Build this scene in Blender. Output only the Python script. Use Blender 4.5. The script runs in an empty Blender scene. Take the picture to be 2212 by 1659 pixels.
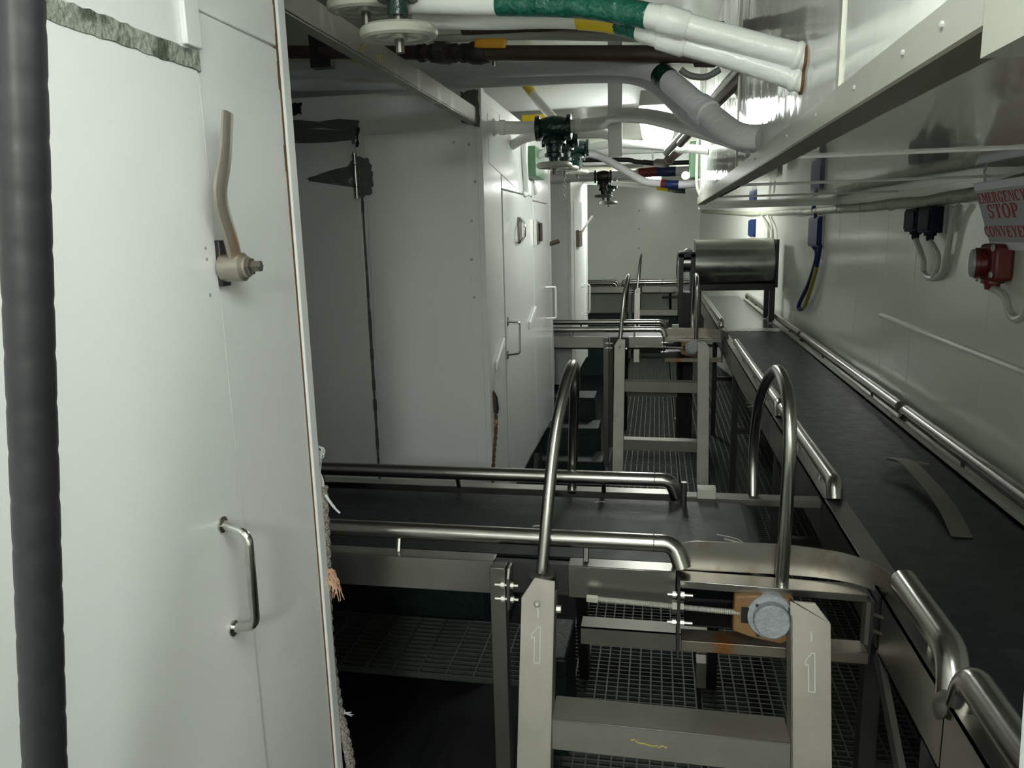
import bpy, bmesh, math, random
from mathutils import Vector, Matrix
random.seed(7)
scn = bpy.context.scene
COL = scn.collection

# ---------------------------------------------------------------- camera
FPX, CX, CY = 1650.0, 1106.0, 829.5
AX = [Vector((0.9827, -0.0113, 0.1847)), Vector((0.1833, 0.1953, -0.9634)), Vector((-0.0252, 0.9807, 0.1940))]
AX[1].normalize(); AX[2] = (AX[2] - AX[1] * AX[2].dot(AX[1])).normalized(); AX[0] = AX[1].cross(AX[2])
EYE = Vector((0, 0, 1.65))
cam_d = bpy.data.cameras.new('camera'); cam = bpy.data.objects.new('camera', cam_d); COL.objects.link(cam)
cam_d.sensor_width = 36; cam_d.lens = 36 * FPX / 2212; cam_d.clip_start = .01
cam.matrix_world = Matrix.Translation(EYE) @ Matrix([AX[0], AX[1], AX[2]]).to_4x4()
scn.camera = cam

# ---------------------------------------------------------------- world, exposure
scn.view_settings.view_transform = 'Standard'; scn.view_settings.look = 'None'
scn.view_settings.gamma = 1; scn.view_settings.use_curve_mapping = False
scn.view_settings.exposure = 0.18
world = bpy.data.worlds.new('world'); scn.world = world; world.use_nodes = True
world.node_tree.nodes['Background'].inputs[0].default_value = (.6, .7, .65, 1)
world.node_tree.nodes['Background'].inputs[1].default_value = .02
LAMP = dict(rear_fill=125, near=14, mid=15, far=62)      # brightness of the fluorescent fittings; the one behind the viewer is added fill

# the photograph's pixel -> a point on a plane of the place
def _ray(u, v):
    d = Vector((u - CX, -(v - CY), -FPX)); return Vector((AX[0].dot(d), AX[1].dot(d), AX[2].dot(d)))
def PX(u, v, x): r = _ray(u, v); return EYE + r * (x / r.x)
def PY(u, v, y): r = _ray(u, v); return EYE + r * (y / r.y)
def PZ(u, v, z): r = _ray(u, v); return EYE + r * ((z - EYE.z) / r.z)

# ---------------------------------------------------------------- materials
def mat(name, c1, c2=None, rough=.4, metal=0, scale=6, c3=None, dirt=.62, dscale=3, bump=0, bscale=40, rvar=0, stretch=None, coat=0, spec=.5, dsoft=.12):
    m = bpy.data.materials.new(name); m.use_nodes = True; nt = m.node_tree; N = nt.nodes; L = nt.links
    b = N['Principled BSDF']; b.inputs['Roughness'].default_value = rough; b.inputs['Metallic'].default_value = metal
    b.inputs['Specular IOR Level'].default_value = spec; b.inputs['Coat Weight'].default_value = coat
    tc = N.new('ShaderNodeTexCoord'); src = tc.outputs['Object']
    if stretch:
        mp = N.new('ShaderNodeMapping'); mp.inputs['Scale'].default_value = stretch; L.new(src, mp.inputs['Vector']); src = mp.outputs['Vector']
    c = lambda k: (k[0], k[1], k[2], 1)
    out = None
    b.inputs['Base Color'].default_value = c(c1)
    def noise(s, det=4):
        n = N.new('ShaderNodeTexNoise'); n.inputs['Scale'].default_value = s; n.inputs['Detail'].default_value = det
        L.new(src, n.inputs['Vector']); return n.outputs['Fac']
    if c2:
        mx = N.new('ShaderNodeMix'); mx.data_type = 'RGBA'; mx.inputs[6].default_value = c(c1); mx.inputs[7].default_value = c(c2)
        L.new(noise(scale), mx.inputs[0]); out = mx.outputs[2]
    if c3:
        rp = N.new('ShaderNodeValToRGB'); rp.color_ramp.elements[0].position = dirt; rp.color_ramp.elements[1].position = min(1, dirt + dsoft)
        L.new(noise(dscale, 6), rp.inputs[0])
        m2 = N.new('ShaderNodeMix'); m2.data_type = 'RGBA'; m2.inputs[6].default_value = c(c1); m2.inputs[7].default_value = c(c3)
        if out: L.new(out, m2.inputs[6])
        L.new(rp.outputs[0], m2.inputs[0]); out = m2.outputs[2]
    if out: L.new(out, b.inputs['Base Color'])
    if rvar:
        mr = N.new('ShaderNodeMapRange'); mr.inputs[3].default_value = max(.02, rough - rvar); mr.inputs[4].default_value = min(1, rough + rvar)
        L.new(noise(scale * 2.3), mr.inputs[0]); L.new(mr.outputs[0], b.inputs['Roughness'])
    if bump:
        bp = N.new('ShaderNodeBump'); bp.inputs['Strength'].default_value = bump; bp.inputs['Distance'].default_value = .02
        L.new(noise(bscale, 3), bp.inputs['Height']); L.new(bp.outputs[0], b.inputs['Normal'])
    return m
def emit(name, col, s):
    m = bpy.data.materials.new(name); m.use_nodes = True; b = m.node_tree.nodes['Principled BSDF']
    b.inputs['Base Color'].default_value = (.9, .9, .9, 1); b.inputs['Emission Color'].default_value = (*col, 1); b.inputs['Emission Strength'].default_value = s
    return m

M = {}
M['white'] = mat('white_gloss_paint', (.80, .82, .80), (.76, .78, .76), rough=.22, scale=2, bump=.10, bscale=5, spec=.5)
M['door'] = mat('white_door_paint', (.83, .85, .84), (.80, .82, .81), rough=.3, scale=2, bump=.05, bscale=9, c3=(.66, .62, .50), dirt=.78, dscale=2.2)
M['wall'] = mat('wall_white_paint', (.82, .84, .76), (.76, .78, .71), rough=.18, scale=2.5, bump=.08, bscale=3.5, spec=.5)
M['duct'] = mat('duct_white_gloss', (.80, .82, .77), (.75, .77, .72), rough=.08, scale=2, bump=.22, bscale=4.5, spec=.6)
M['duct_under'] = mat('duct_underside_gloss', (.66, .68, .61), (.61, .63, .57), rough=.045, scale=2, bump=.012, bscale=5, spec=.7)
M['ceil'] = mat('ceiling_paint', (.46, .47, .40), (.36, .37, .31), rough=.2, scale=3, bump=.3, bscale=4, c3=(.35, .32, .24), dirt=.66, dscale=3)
M['pipe'] = mat('white_pipe_paint', (.80, .82, .78), (.74, .76, .73), rough=.25, scale=6, bump=.12, bscale=60)
M['lag'] = mat('lagged_pipe_paint', (.80, .79, .80), (.72, .71, .72), rough=.35, scale=5, bump=.25, bscale=35, c3=(.45, .27, .16), dirt=.76, dscale=5)
M['steel'] = mat('stainless_steel', (.43, .42, .39), (.33, .32, .295), rough=.3, metal=1, scale=5, c3=(.22, .18, .13), dirt=.60, dscale=4, dsoft=.35, rvar=.05)
M['tube'] = mat('stainless_tube', (.50, .49, .46), (.36, .35, .33), rough=.24, metal=1, scale=14, rvar=.07, c3=(.30, .26, .20), dirt=.70, dscale=9)
M['dull'] = mat('dull_stainless', (.22, .21, .185), (.14, .135, .12), rough=.45, metal=.85, scale=9, c3=(.16, .12, .08), dirt=.66, dscale=6, bump=.05, bscale=70)
M['ladder'] = mat('ladder_plate', (.38, .36, .32), (.25, .24, .21), rough=.48, metal=.6, scale=12, bump=.012, bscale=120, c3=(.30, .24, .17), dirt=.68, dscale=5)
M['dark'] = mat('dark_steel', (.055, .055, .05), (.03, .03, .03), rough=.5, metal=.4, scale=8)
M['black'] = mat('black_paint', (.012, .012, .012), (.02, .02, .018), rough=.4, scale=6)
M['belt'] = mat('black_belt_rubber', (.005, .0065, .0075), (.012, .015, .017), rough=.45, scale=9, bump=.05, bscale=60, rvar=.1, c3=(.035, .045, .05), dirt=.64, dscale=7, spec=.3)
M['slide'] = mat('wet_slide_sheet', (.15, .15, .145), (.09, .09, .088), rough=.22, metal=.8, scale=4)
M['bpipe'] = mat('black_tape_wrap', (.008, .0085, .010), (.016, .016, .019), rough=.45, scale=9, c3=(.10, .10, .10), dirt=.76, dscale=16)
M['foil'] = mat('silver_tape', (.45, .46, .47), (.22, .22, .23), rough=.35, metal=.5, scale=22, bump=.6, bscale=45)
M['rust'] = mat('rust', (.20, .09, .035), (.09, .04, .02), rough=.75, scale=16, bump=.3, bscale=60)
M['rusty'] = mat('rusty_casting', (.28, .16, .06), (.17, .09, .04), rough=.6, scale=22, c3=(.35, .33, .30), dirt=.62, dscale=14, bump=.2, bscale=60)
M['zinc'] = mat('zinc_thread', (.66, .66, .60), (.54, .54, .49), rough=.35, metal=.55, scale=30)
M['plate'] = mat('rust_stained_plate', (.44, .42, .37), (.27, .25, .22), rough=.34, metal=.9, scale=14, c3=(.22, .12, .06), dirt=.56, dscale=13, dsoft=.2, bump=.03, bscale=30)
M['stained'] = mat('rust_stained_steel', (.34, .30, .25), (.24, .21, .17), rough=.4, metal=.8, scale=9, c3=(.34, .15, .05), dirt=.54, dscale=9)
M['brown'] = mat('rusty_pipe', (.16, .12, .10), (.08, .06, .05), rough=.35, metal=.6, scale=12)
M['cap'] = mat('grey_bearing_paint', (.36, .38, .40), (.28, .30, .32), rough=.55, scale=20, bump=.4, bscale=70)
M['green'] = mat('valve_green_paint', (.009, .040, .028), (.005, .022, .016), rough=.22, scale=20, bump=.3, bscale=50)
M['gband'] = mat('green_band_paint', (.010, .13, .085), (.006, .085, .058), rough=.28, scale=16, bump=.6, bscale=40)
M['lgreen'] = mat('light_green_paint', (.11, .24, .12), (.08, .18, .09), rough=.35, scale=9)
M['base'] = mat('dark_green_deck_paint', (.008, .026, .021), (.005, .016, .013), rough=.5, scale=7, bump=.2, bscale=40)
M['deck'] = mat('dark_deck', (.004, .007, .006), (.002, .004, .0035), rough=.7, scale=5)
M['grate'] = mat('grey_grating', (.085, .095, .08), (.05, .058, .048), rough=.55, scale=9)
M['yellow'] = mat('yellow_paint', (.75, .55, .02), (.62, .44, .02), rough=.35, scale=9)
M['orange'] = mat('orange_plastic', (.70, .36, .03), (.60, .30, .03), rough=.4, scale=9)
M['red'] = mat('red_plastic', (.17, .018, .015), (.11, .012, .010), rough=.35, scale=9)
M['redband'] = mat('red_band', (.25, .015, .015), (.14, .01, .01), rough=.4, scale=9)
M['blueband'] = mat('blue_band', (.01, .03, .12), (.008, .02, .08), rough=.4, scale=9)
M['blue'] = mat('blue_plastic', (.010, .030, .13), (.007, .020, .085), rough=.6, scale=9, spec=.25)
M['navy'] = mat('navy_plastic', (.008, .012, .028), (.005, .008, .018), rough=.6, scale=9, spec=.2)
M['cable'] = mat('white_cable', (.62, .63, .56), (.50, .51, .45), rough=.4, scale=12)
M['cabley'] = mat('yellow_cable', (.36, .30, .06), (.26, .22, .05), rough=.4, scale=12)
M['loom'] = mat('painted_cable_loom', (.50, .52, .42), (.36, .37, .28), rough=.5, scale=10, bump=.6, bscale=40, c3=(.30, .24, .10), dirt=.6, dscale=8)
M['grey'] = mat('grey_plastic', (.42, .43, .42), (.36, .37, .36), rough=.4, scale=9)
M['sign'] = mat('sign_white', (.50, .51, .51), (.47, .48, .48), rough=.35, scale=5)
M['reflect'] = mat('reflective_tape', (.93, .92, .99), (.90, .89, .98), rough=.3, scale=30)
M['redink'] = mat('red_lettering', (.50, .03, .04), (.42, .03, .04), rough=.5, scale=20)
M['chalk'] = mat('paint_marker', (.62, .62, .56), (.50, .50, .45), rough=.7, scale=40)
M['ymark'] = mat('yellow_marker', (.60, .50, .10), (.45, .38, .12), rough=.7, scale=60)
M['rope'] = mat('grey_rope', (.36, .34, .30), (.24, .21, .18), rough=.85, scale=60, bump=.8, bscale=150, c3=(.25, .12, .06), dirt=.62, dscale=9)
M['string'] = mat('pale_string', (.62, .64, .64), (.45, .47, .47), rough=.7, scale=40)
M['orope'] = mat('frayed_orange_rope', (.50, .20, .11), (.60, .45, .33), rough=.85, scale=30)
M['brope'] = mat('brown_rope', (.16, .09, .05), (.09, .06, .04), rough=.9, scale=30)
M['bare'] = mat('bare_patch', (.13, .14, .12), (.08, .085, .075), rough=.6, scale=30, c3=(.42, .43, .40), dirt=.62, dscale=22, bump=.3, bscale=90)
M['scuff'] = mat('weathered_seal', (.40, .43, .38), (.22, .25, .20), rough=.7, scale=34, c3=(.08, .10, .07), dirt=.50, dscale=26, bump=.5, bscale=80)
M['lever'] = mat('worn_lever_steel', (.42, .40, .35), (.34, .31, .26), rough=.35, metal=.7, scale=16, c3=(.45, .24, .10), dirt=.58, dscale=9)
M['handle'] = mat('chrome_handle', (.60, .59, .56), (.50, .49, .46), rough=.2, metal=1, scale=14, c3=(.80, .82, .80), dirt=.60, dscale=12)
M['flange'] = mat('painted_angle', (.52, .54, .46), (.44, .45, .38), rough=.35, metal=.25, scale=9, c3=(.30, .28, .20), dirt=.66, dscale=8)
M['flange_in'] = mat('bare_angle_leg', (.20, .18, .14), (.14, .13, .10), rough=.4, metal=.6, scale=9)
M['lampbox'] = mat('lamp_housing', (.42, .43, .40), (.36, .37, .34), rough=.4, scale=9)
for k_, s_ in LAMP.items(): M['glow_' + k_] = emit('fluorescent_diffuser_' + k_, (.965, 1, .955), s_)
M['spot'] = emit('small_lamp_lens', (.95, 1, .95), 30)
M['hood'] = mat('hood_stainless', (.50, .51, .49), (.32, .33, .31), rough=.24, metal=1, scale=6, rvar=.08, bump=.12, bscale=9)
M['bar'] = mat('brown_painted_angle', (.27, .265, .21), (.21, .205, .165), rough=.35, metal=.35, scale=7, c3=(.44, .44, .38), dirt=.60, dscale=5, stretch=(1, 3, 1))

# ---------------------------------------------------------------- mesh helpers
def frame(d):
    d = d.normalized(); a = Vector((0, 0, 1)) if abs(d.z) < .9 else Vector((1, 0, 0))
    s = d.cross(a).normalized(); return s, s.cross(d).normalized()
def smooth_path(pts, n=6):
    """Catmull-Rom through the points"""
    pts = [Vector(p) for p in pts]; out = []
    for i in range(len(pts) - 1):
        p0 = pts[max(i - 1, 0)]; p1 = pts[i]; p2 = pts[i + 1]; p3 = pts[min(i + 2, len(pts) - 1)]
        for k in range(n):
            t = k / n
            out.append(.5 * ((2 * p1) + (p2 - p0) * t + (2 * p0 - 5 * p1 + 4 * p2 - p3) * t * t + (3 * p1 - p0 - 3 * p2 + p3) * t ** 3))
    out.append(pts[-1]); return out
def round_path(pts, r, n=5):
    """straight runs joined by bends of radius about r"""
    pts = [Vector(p) for p in pts]; out = [pts[0]]
    for i in range(1, len(pts) - 1):
        a = (pts[i - 1] - pts[i]); b = (pts[i + 1] - pts[i]); q = min(r, a.length * .49, b.length * .49)
        A = pts[i] + a.normalized() * q; B = pts[i] + b.normalized() * q
        for k in range(n + 1):
            t = k / n; out.append((1 - t) ** 2 * A + 2 * t * (1 - t) * pts[i] + t * t * B)
    out.append(pts[-1]); return out
class MB:
    def __init__(s): s.v = []; s.f = []
    def add(s, vs, fs):
        o = len(s.v); s.v += [tuple(p) for p in vs]; s.f += [tuple(i + o for i in f) for f in fs]; return s
    def box(s, a, b):
        x0, y0, z0 = a; x1, y1, z1 = b
        return s.add([(x0, y0, z0), (x1, y0, z0), (x1, y1, z0), (x0, y1, z0), (x0, y0, z1), (x1, y0, z1), (x1, y1, z1), (x0, y1, z1)],
                     [(0, 3, 2, 1), (4, 5, 6, 7), (0, 1, 5, 4), (1, 2, 6, 5), (2, 3, 7, 6), (3, 0, 4, 7)])
    def bar(s, a, b, w, h, up=None):
        a = Vector(a); b = Vector(b); d = (b - a)
        if up is None: sx, uz = frame(d)
        else:
            uz = Vector(up); uz = (uz - d.normalized() * uz.dot(d.normalized())).normalized(); sx = d.normalized().cross(uz)
        c = []
        for p in (a, b):
            for i, j in ((-1, -1), (1, -1), (1, 1), (-1, 1)): c.append(p + sx * (i * w / 2) + uz * (j * h / 2))
        return s.add(c, [(0, 3, 2, 1), (4, 5, 6, 7), (0, 1, 5, 4), (1, 2, 6, 5), (2, 3, 7, 6), (3, 0, 4, 7)])
    def tube(s, path, r, n=12, caps=True):
        path = [Vector(p) for p in path]; rs = r if isinstance(r, (list, tuple)) else [r] * len(path)
        vs = []; u = None
        for i, p in enumerate(path):
            d = (path[min(i + 1, len(path) - 1)] - path[max(i - 1, 0)]).normalized()
            if u is None: u, _ = frame(d)
            u = (u - d * u.dot(d)); u = u.normalized() if u.length > 1e-6 else frame(d)[0]
            w = d.cross(u)
            for k in range(n):
                a = 2 * math.pi * k / n; vs.append(p + (u * math.cos(a) + w * math.sin(a)) * rs[i])
        fs = [(i * n + k, i * n + (k + 1) % n, (i + 1) * n + (k + 1) % n, (i + 1) * n + k) for i in range(len(path) - 1) for k in range(n)]
        if caps: fs += [tuple(range(n - 1, -1, -1)), tuple(range((len(path) - 1) * n, len(path) * n))]
        return s.add(vs, fs)
    def lathe(s, base, axis, prof, n=20):
        """prof: list of (distance along the axis, radius)"""
        base = Vector(base); axis = Vector(axis).normalized()
        return s.tube([base + axis * h for h, _ in prof], [max(r, 1e-4) for _, r in prof], n)
    def prism(s, poly, off):
        poly = [Vector(p) for p in poly]; off = Vector(off); n = len(poly)
        return s.add(poly + [p + off for p in poly], [tuple(range(n - 1, -1, -1)), tuple(range(n, 2 * n))] + [(i, (i + 1) % n, n + (i + 1) % n, n + i) for i in range(n)])
    def torus(s, c, axis, R, r, n=28, m=10, squash=1):
        c = Vector(c); ax = Vector(axis).normalized(); u, w = frame(ax); vs = []
        for i in range(n):
            a = 2 * math.pi * i / n; d = u * math.cos(a) + w * math.sin(a)
            for k in range(m):
                b = 2 * math.pi * k / m; vs.append(c + d * (R + r * math.cos(b)) + ax * (r * squash * math.sin(b)))
        return s.add(vs, [(i * m + k, ((i + 1) % n) * m + k, ((i + 1) % n) * m + (k + 1) % m, i * m + (k + 1) % m) for i in range(n) for k in range(m)])
    def ribbon(s, path, side, w, t, up):
        """flat strip following a path"""
        path = [Vector(p) for p in path]; side = Vector(side).normalized() * (w / 2); up = Vector(up).normalized() * t; vs = []
        for p in path: vs += [p - side, p + side, p + side + up, p - side + up]
        fs = [(i * 4 + k, i * 4 + (k + 1) % 4, i * 4 + 4 + (k + 1) % 4, i * 4 + 4 + k) for i in range(len(path) - 1) for k in range(4)]
        e = (len(path) - 1) * 4; fs += [(3, 2, 1, 0), (e, e + 1, e + 2, e + 3)]
        return s.add(vs, fs)
    def build(s, name, m, parent=None, bevel=0, ang=35, **props):
        me = bpy.data.meshes.new(name); me.from_pydata(s.v, [], s.f); me.validate()
        bm = bmesh.new(); bm.from_mesh(me); bmesh.ops.recalc_face_normals(bm, faces=bm.faces); bm.to_mesh(me); bm.free()
        me.polygons.foreach_set('use_smooth', [True] * len(me.polygons)); me.set_sharp_from_angle(angle=math.radians(ang))
        me.materials.append(M[m] if isinstance(m, str) else m)
        o = bpy.data.objects.new(name, me); COL.objects.link(o)
        if parent is not None: o.parent = parent; 
        if bevel:
            b = o.modifiers.new('bevel', 'BEVEL'); b.width = bevel; b.segments = 2; b.limit_method = 'ANGLE'; b.angle_limit = math.radians(40)
        for k, val in props.items(): o[k] = val
        return o
def thing(name, label, cat, group=None):
    o = bpy.data.objects.new(name, None); COL.objects.link(o); o.empty_display_size = .05
    o['label'] = label; o['category'] = cat
    if group: o['group'] = group
    return o
def tag(o, label, cat, group=None):
    o['label'] = label; o['category'] = cat
    if group: o['group'] = group
    return o
def copy_tree(o, parent=None):
    c = o.copy(); COL.objects.link(c); c.parent = parent
    for ch in list(o.children): copy_tree(ch, c)
    return c
def struct(o): o['kind'] = 'structure'; return o
V = Vector

# ================================================================= SETTING
XF = -.67            # corridor face of the freezers
CEIL = 2.45
struct(MB().box((-3, -3.2, -.42), (1.6, 11.5, -.36)).build('floor', 'deck'))
floor = bpy.data.objects['floor']
def grating(x0, x1, y0, y1, px, py, w, z=0.0, d=.03):
    m = MB(); n = max(1, round((x1 - x0) / px)); k = max(1, round((y1 - y0) / py))
    for i in range(n + 1):
        x = x0 + (x1 - x0) * i / n; m.box((x - w / 2, y0, z - d), (x + w / 2, y1, z))
    for j in range(k + 1):
        y = y0 + (y1 - y0) * j / k; m.box((x0, y - w / 2, z - d * .8), (x1, y + w / 2, z - .0015))
    return m.build('grating_panel', 'grate', floor)
for j in range(10):
    y0 = .25 + j * 1.02
    grating(-.325, .155, y0, y0 + 1.0, .04, .028, .0055)
    grating(.175, .975, y0, y0 + 1.0, .04, .028, .0055)
grating(-1.75, -.345, 2.555, 2.97, .105, .032, .006)
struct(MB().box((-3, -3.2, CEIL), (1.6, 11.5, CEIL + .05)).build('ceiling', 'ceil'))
# right wall: flat, drawing in towards the far end
wp = [(.98, -3.2), (.98, 5.8), (.93, 8.2), (.56, 10.75)]
m = MB()
for (xa, ya), (xb, yb) in zip(wp, wp[1:]): m.prism([(xa, ya, -.4), (xb, yb, -.4), (xb, yb, CEIL), (xa, ya, CEIL)], (.05, 0, 0))
wall_r = struct(m.build('wall_right', 'wall'))
for u in (1808, 1850, 1912, 1975, 2140):      # welded panel joints
    y = PX(u, 600, .98).y
    MB().box((.9793, y - .0015, .93), (.9805, y + .0015, 1.72)).build('panel_joint', 'wall', wall_r)
led = MB()
a = PX(1905, 682, .98); 
led.tube([(.979, 3.62, 1.25), (.979, -.4, 1.24)], .011, 8)
struct(led.build('trim_1', 'wall'))
struct(MB().box((-3, 10.75, -.4), (1.2, 10.8, CEIL)).build('wall_back', 'wall'))
wb = bpy.data.objects['wall_back']
bt = MB().box((-.285, 10.735, .3), (-.205, 10.75, 2.25)).build('batten', 'white', wb)
for z in (1.9, 1.66, 1.4, 1.12):
    MB().lathe((-.245, 10.737, z), (0, -1, 0), [(0, .012), (.006, .012), (.008, .004)], 10).build('bolt_head', 'grey', bt)
struct(MB().box((-3, 10.70, -.4), (.55, 10.745, .52)).build('shade_band_back', 'base'))  # dark band that paints in the shade low on the end wall
struct(MB().box((.955, -3.1, -.4), (.977, 5.8, .74)).build('shade_band_right', 'base'))  # dark band added to paint the shade beneath the long conveyor
struct(MB().box((-3, -3.2, -.4), (1.2, -3.15, CEIL)).build('wall_front', 'wall'))
struct(MB().box((-3, -3.2, -.4), (-2.95, 11, CEIL)).build('wall_left', 'wall'))

# ================================================================= FREEZERS
def freezer_base(par, y0, y1):
    MB().box((-2.9, y0 + .06, -.38), (XF - .07, y1 - .06, .42)).build('foundation', 'base', par)
# --- near freezer with lever latch and handle
f1 = thing('plate_freezer', 'nearest white freezer on the left with a bent lever latch and chrome door handle', 'freezer')
MB().box((-2.9, -1.2, .42), (XF - .006, 1.372, 2.34)).build('body', 'door', f1, bevel=.004)
freezer_base(f1, -1.2, 1.37)
dr = MB().box((XF - .006, .1, .44), (XF + .004, 1.088, 1.897)).build('door', 'door', f1, bevel=.003)
MB().box((XF - .006, 1.093, .44), (XF, 1.352, 1.982)).build('side_panel', 'door', f1, bevel=.002)
MB().box((XF - .006, 1.108, 1.986), (XF + .0, 1.352, 2.33)).build('upper_panel', 'door', f1, bevel=.002)
MB().box((XF - .006, .1, 1.922), (XF + .0005, 1.102, 2.33)).build('upper_panel', 'door', f1, bevel=.002)
# ragged weather seal along the top of the door
m = MB(); n = 60; lo = []; hi = []
for i in range(n + 1):
    y = .30 + (1.092 - .30) * i / n; lo.append(V((XF - .004, y, 1.893 + random.uniform(0, .004)))); hi.append(V((XF - .004, y, 1.921 + random.uniform(-.002, .003))))
for i in range(n):
    m.prism([lo[i], lo[i + 1], hi[i + 1], hi[i]], (.010, 0, 0))
m.build('door_seal', 'scuff', f1)
MB().box((XF, 1.058, 1.926), (XF + .010, 1.096, 2.01)).build('hinge_block', 'white', f1, bevel=.002)
# corner angle with its rusty joint
m = MB()
for i in range(40):
    z0 = .44 + i * .0475; w = .0055 if z0 > 1.55 else .0016
    w *= random.uniform(.6, 1.3); m.box((XF - .004, 1.3535 - w, z0), (XF + .0012, 1.3545, z0 + .0475))
m.build('rust_joint', 'rust', f1)
ct = MB().prism([(XF - .05, 1.3545, .43), (XF + .006, 1.3545, .43), (XF + .006, 1.384, .43), (XF - .05, 1.384, .43)], (0, 0, 1.91)).build('corner_angle', 'door', f1, bevel=.003)
# lever latch
lv = []
hub = V((XF + .035, 1.141, 1.609))
hc = PX(506, 578, XF + .026)
pts = [V((XF + .030, hc.y, hc.z + .004)), PX(497, 510, XF + .034), PX(471, 424, XF + .036), PX(487, 345, XF + .046), PX(492, 243, XF + .05)]
latch = MB()
path = round_path(pts, .035, 5); nP = len(path)
vs = []
for i, p in enumerate(path):
    t = i / (nP - 1); wy = .0135 + .002 * math.sin(t * 3) ; wx = .010 - .005 * t
    d = (path[min(i + 1, nP - 1)] - path[max(i - 1, 0)]).normalized(); sx = V((1, 0, 0)); sx = (sx - d * sx.dot(d)).normalized(); sy = d.cross(sx)
    for k in range(10):
        a = 2 * math.pi * k / 10; vs.append(p + sx * math.cos(a) * wx + sy * math.sin(a) * wy)
latch.add(vs, [(i * 10 + k, i * 10 + (k + 1) % 10, (i + 1) * 10 + (k + 1) % 10, (i + 1) * 10 + k) for i in range(nP - 1) for k in range(10)] + [tuple(range(10)), tuple(range((nP - 1) * 10, nP * 10))])
lo_ = latch.build('lever_latch', 'lever', f1)
MB().lathe((XF + .008, hc.y, hc.z), (1, .02, .02), [(0, .022), (.034, .022), (.038, .016), (.042, .016)], 18).build('hub', 'lever', lo_)
MB().lathe((XF + .046, hc.y, hc.z + .001), (1, .02, .02), [(0, .014), (.010, .014), (.0101, .009), (.024, .009), (.026, .006)], 6).build('bolt', 'dull', lo_)
MB().box((XF - .002, hc.y - .012, hc.z - .028), (XF + .012, hc.y + .012, hc.z + .042)).build('latch_plate', 'black', lo_, bevel=.002)
for u, v in ((443, 536), (446, 560), (453, 637)):
    p = PX(u, v, XF + .004); MB().lathe(p, (1, 0, 0), [(0, .0028), (.001, .0028), (.0015, .001)], 8).build('screw_hole', 'grey', dr)
# door handle
h0, h1 = V((XF + .004, 1.028, 1.213)), V((XF + .004, 1.028, 1.036))
hb0, hb1 = V((XF + .052, 1.020, 1.203)), V((XF + .052, 1.016, 1.050))
hd = MB().tube(round_path([h0, hb0, hb1, h1], .018), .0075, 12).build('handle', 'handle', dr)
for p in (h0, h1): MB().lathe(p + V((-.001, 0, 0)), (1, 0, 0), [(0, .013), (.004, .013), (.006, .009)], 14).build('handle_foot', 'handle', hd)
# --- middle and far freezers
def freezer(label, y0, y1, doors):
    f = thing('plate_freezer', label, 'freezer')
    MB().box((-2.9, y0, .42), (XF - .006, y1, 2.20)).build('body', 'white', f, bevel=.006)
    freezer_base(f, y0, y1)
    MB().box((XF - .02, y0 - .006, .42), (XF + .004, y0 + .05, 2.20)).build('corner_angle', 'white', f, bevel=.002)
    MB().box((XF - .02, y1 - .05, .42), (XF + .004, y1 + .006, 2.20)).build('corner_angle', 'white', f, bevel=.002)
    return f
f2 = freezer('middle white freezer behind the nearest conveyor with two side doors and a hinged end door', 3.0, 4.93, 2)
ys = [3.06, 3.375, 4.20, 4.87]
MB().box((XF - .006, 3.06, .45), (XF, 3.36, 2.15)).build('side_panel', 'white', f2, bevel=.002)
d1 = MB().box((XF - .006, 3.375, .45), (XF + .004, 4.20, 1.835)).build('door', 'white', f2, bevel=.003)
d2 = MB().box((XF - .006, 4.215, .45), (XF + .004, 4.87, 1.815)).build('door', 'white', f2, bevel=.003)
MB().box((XF - .006, 3.375, 1.842), (XF, 4.20, 2.15)).build('upper_panel', 'white', f2, bevel=.002)
MB().box((XF - .006, 4.215, 1.822), (XF, 4.87, 2.15)).build('upper_panel', 'white', f2, bevel=.002)
MB().box((XF - .005, 3.361, .45), (XF - .002, 3.374, 2.15)).build('joint', 'dark', f2)
MB().box((XF - .005, 4.201, .45), (XF - .002, 4.214, 2.15)).build('joint', 'dark', f2)
MB().box((XF - .005, 3.38, 1.8355), (XF + .001, 4.0, 1.8415)).build('joint', 'dark', f2)
MB().box((XF - .005, 4.22, 1.8155), (XF + .001, 4.75, 1.8215)).build('joint', 'dark', f2)
# square bulging panel near the top corner
MB().prism([(XF, 3.12, 1.93), (XF, 3.72, 1.86), (XF, 3.66, 2.12), (XF, 3.12, 2.12)], (.002, 0, 0)).build('patch_panel', 'white', f2)
q0, q1 = V((XF + .004, 3.40, 1.255)), V((XF + .004, 3.38, 1.105))
hn = MB().tube(round_path([q0, q0 + V((.055, .01, -.005)), q1 + V((.055, .01, .005)), q1], .014), .0055, 10).build('handle', 'handle', d1)
for p in (q0, q1): MB().box(p + V((-.002, -.012, -.02)), p + V((.004, .012, .02))).build('handle_foot', 'handle', hn, bevel=.002)
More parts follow.
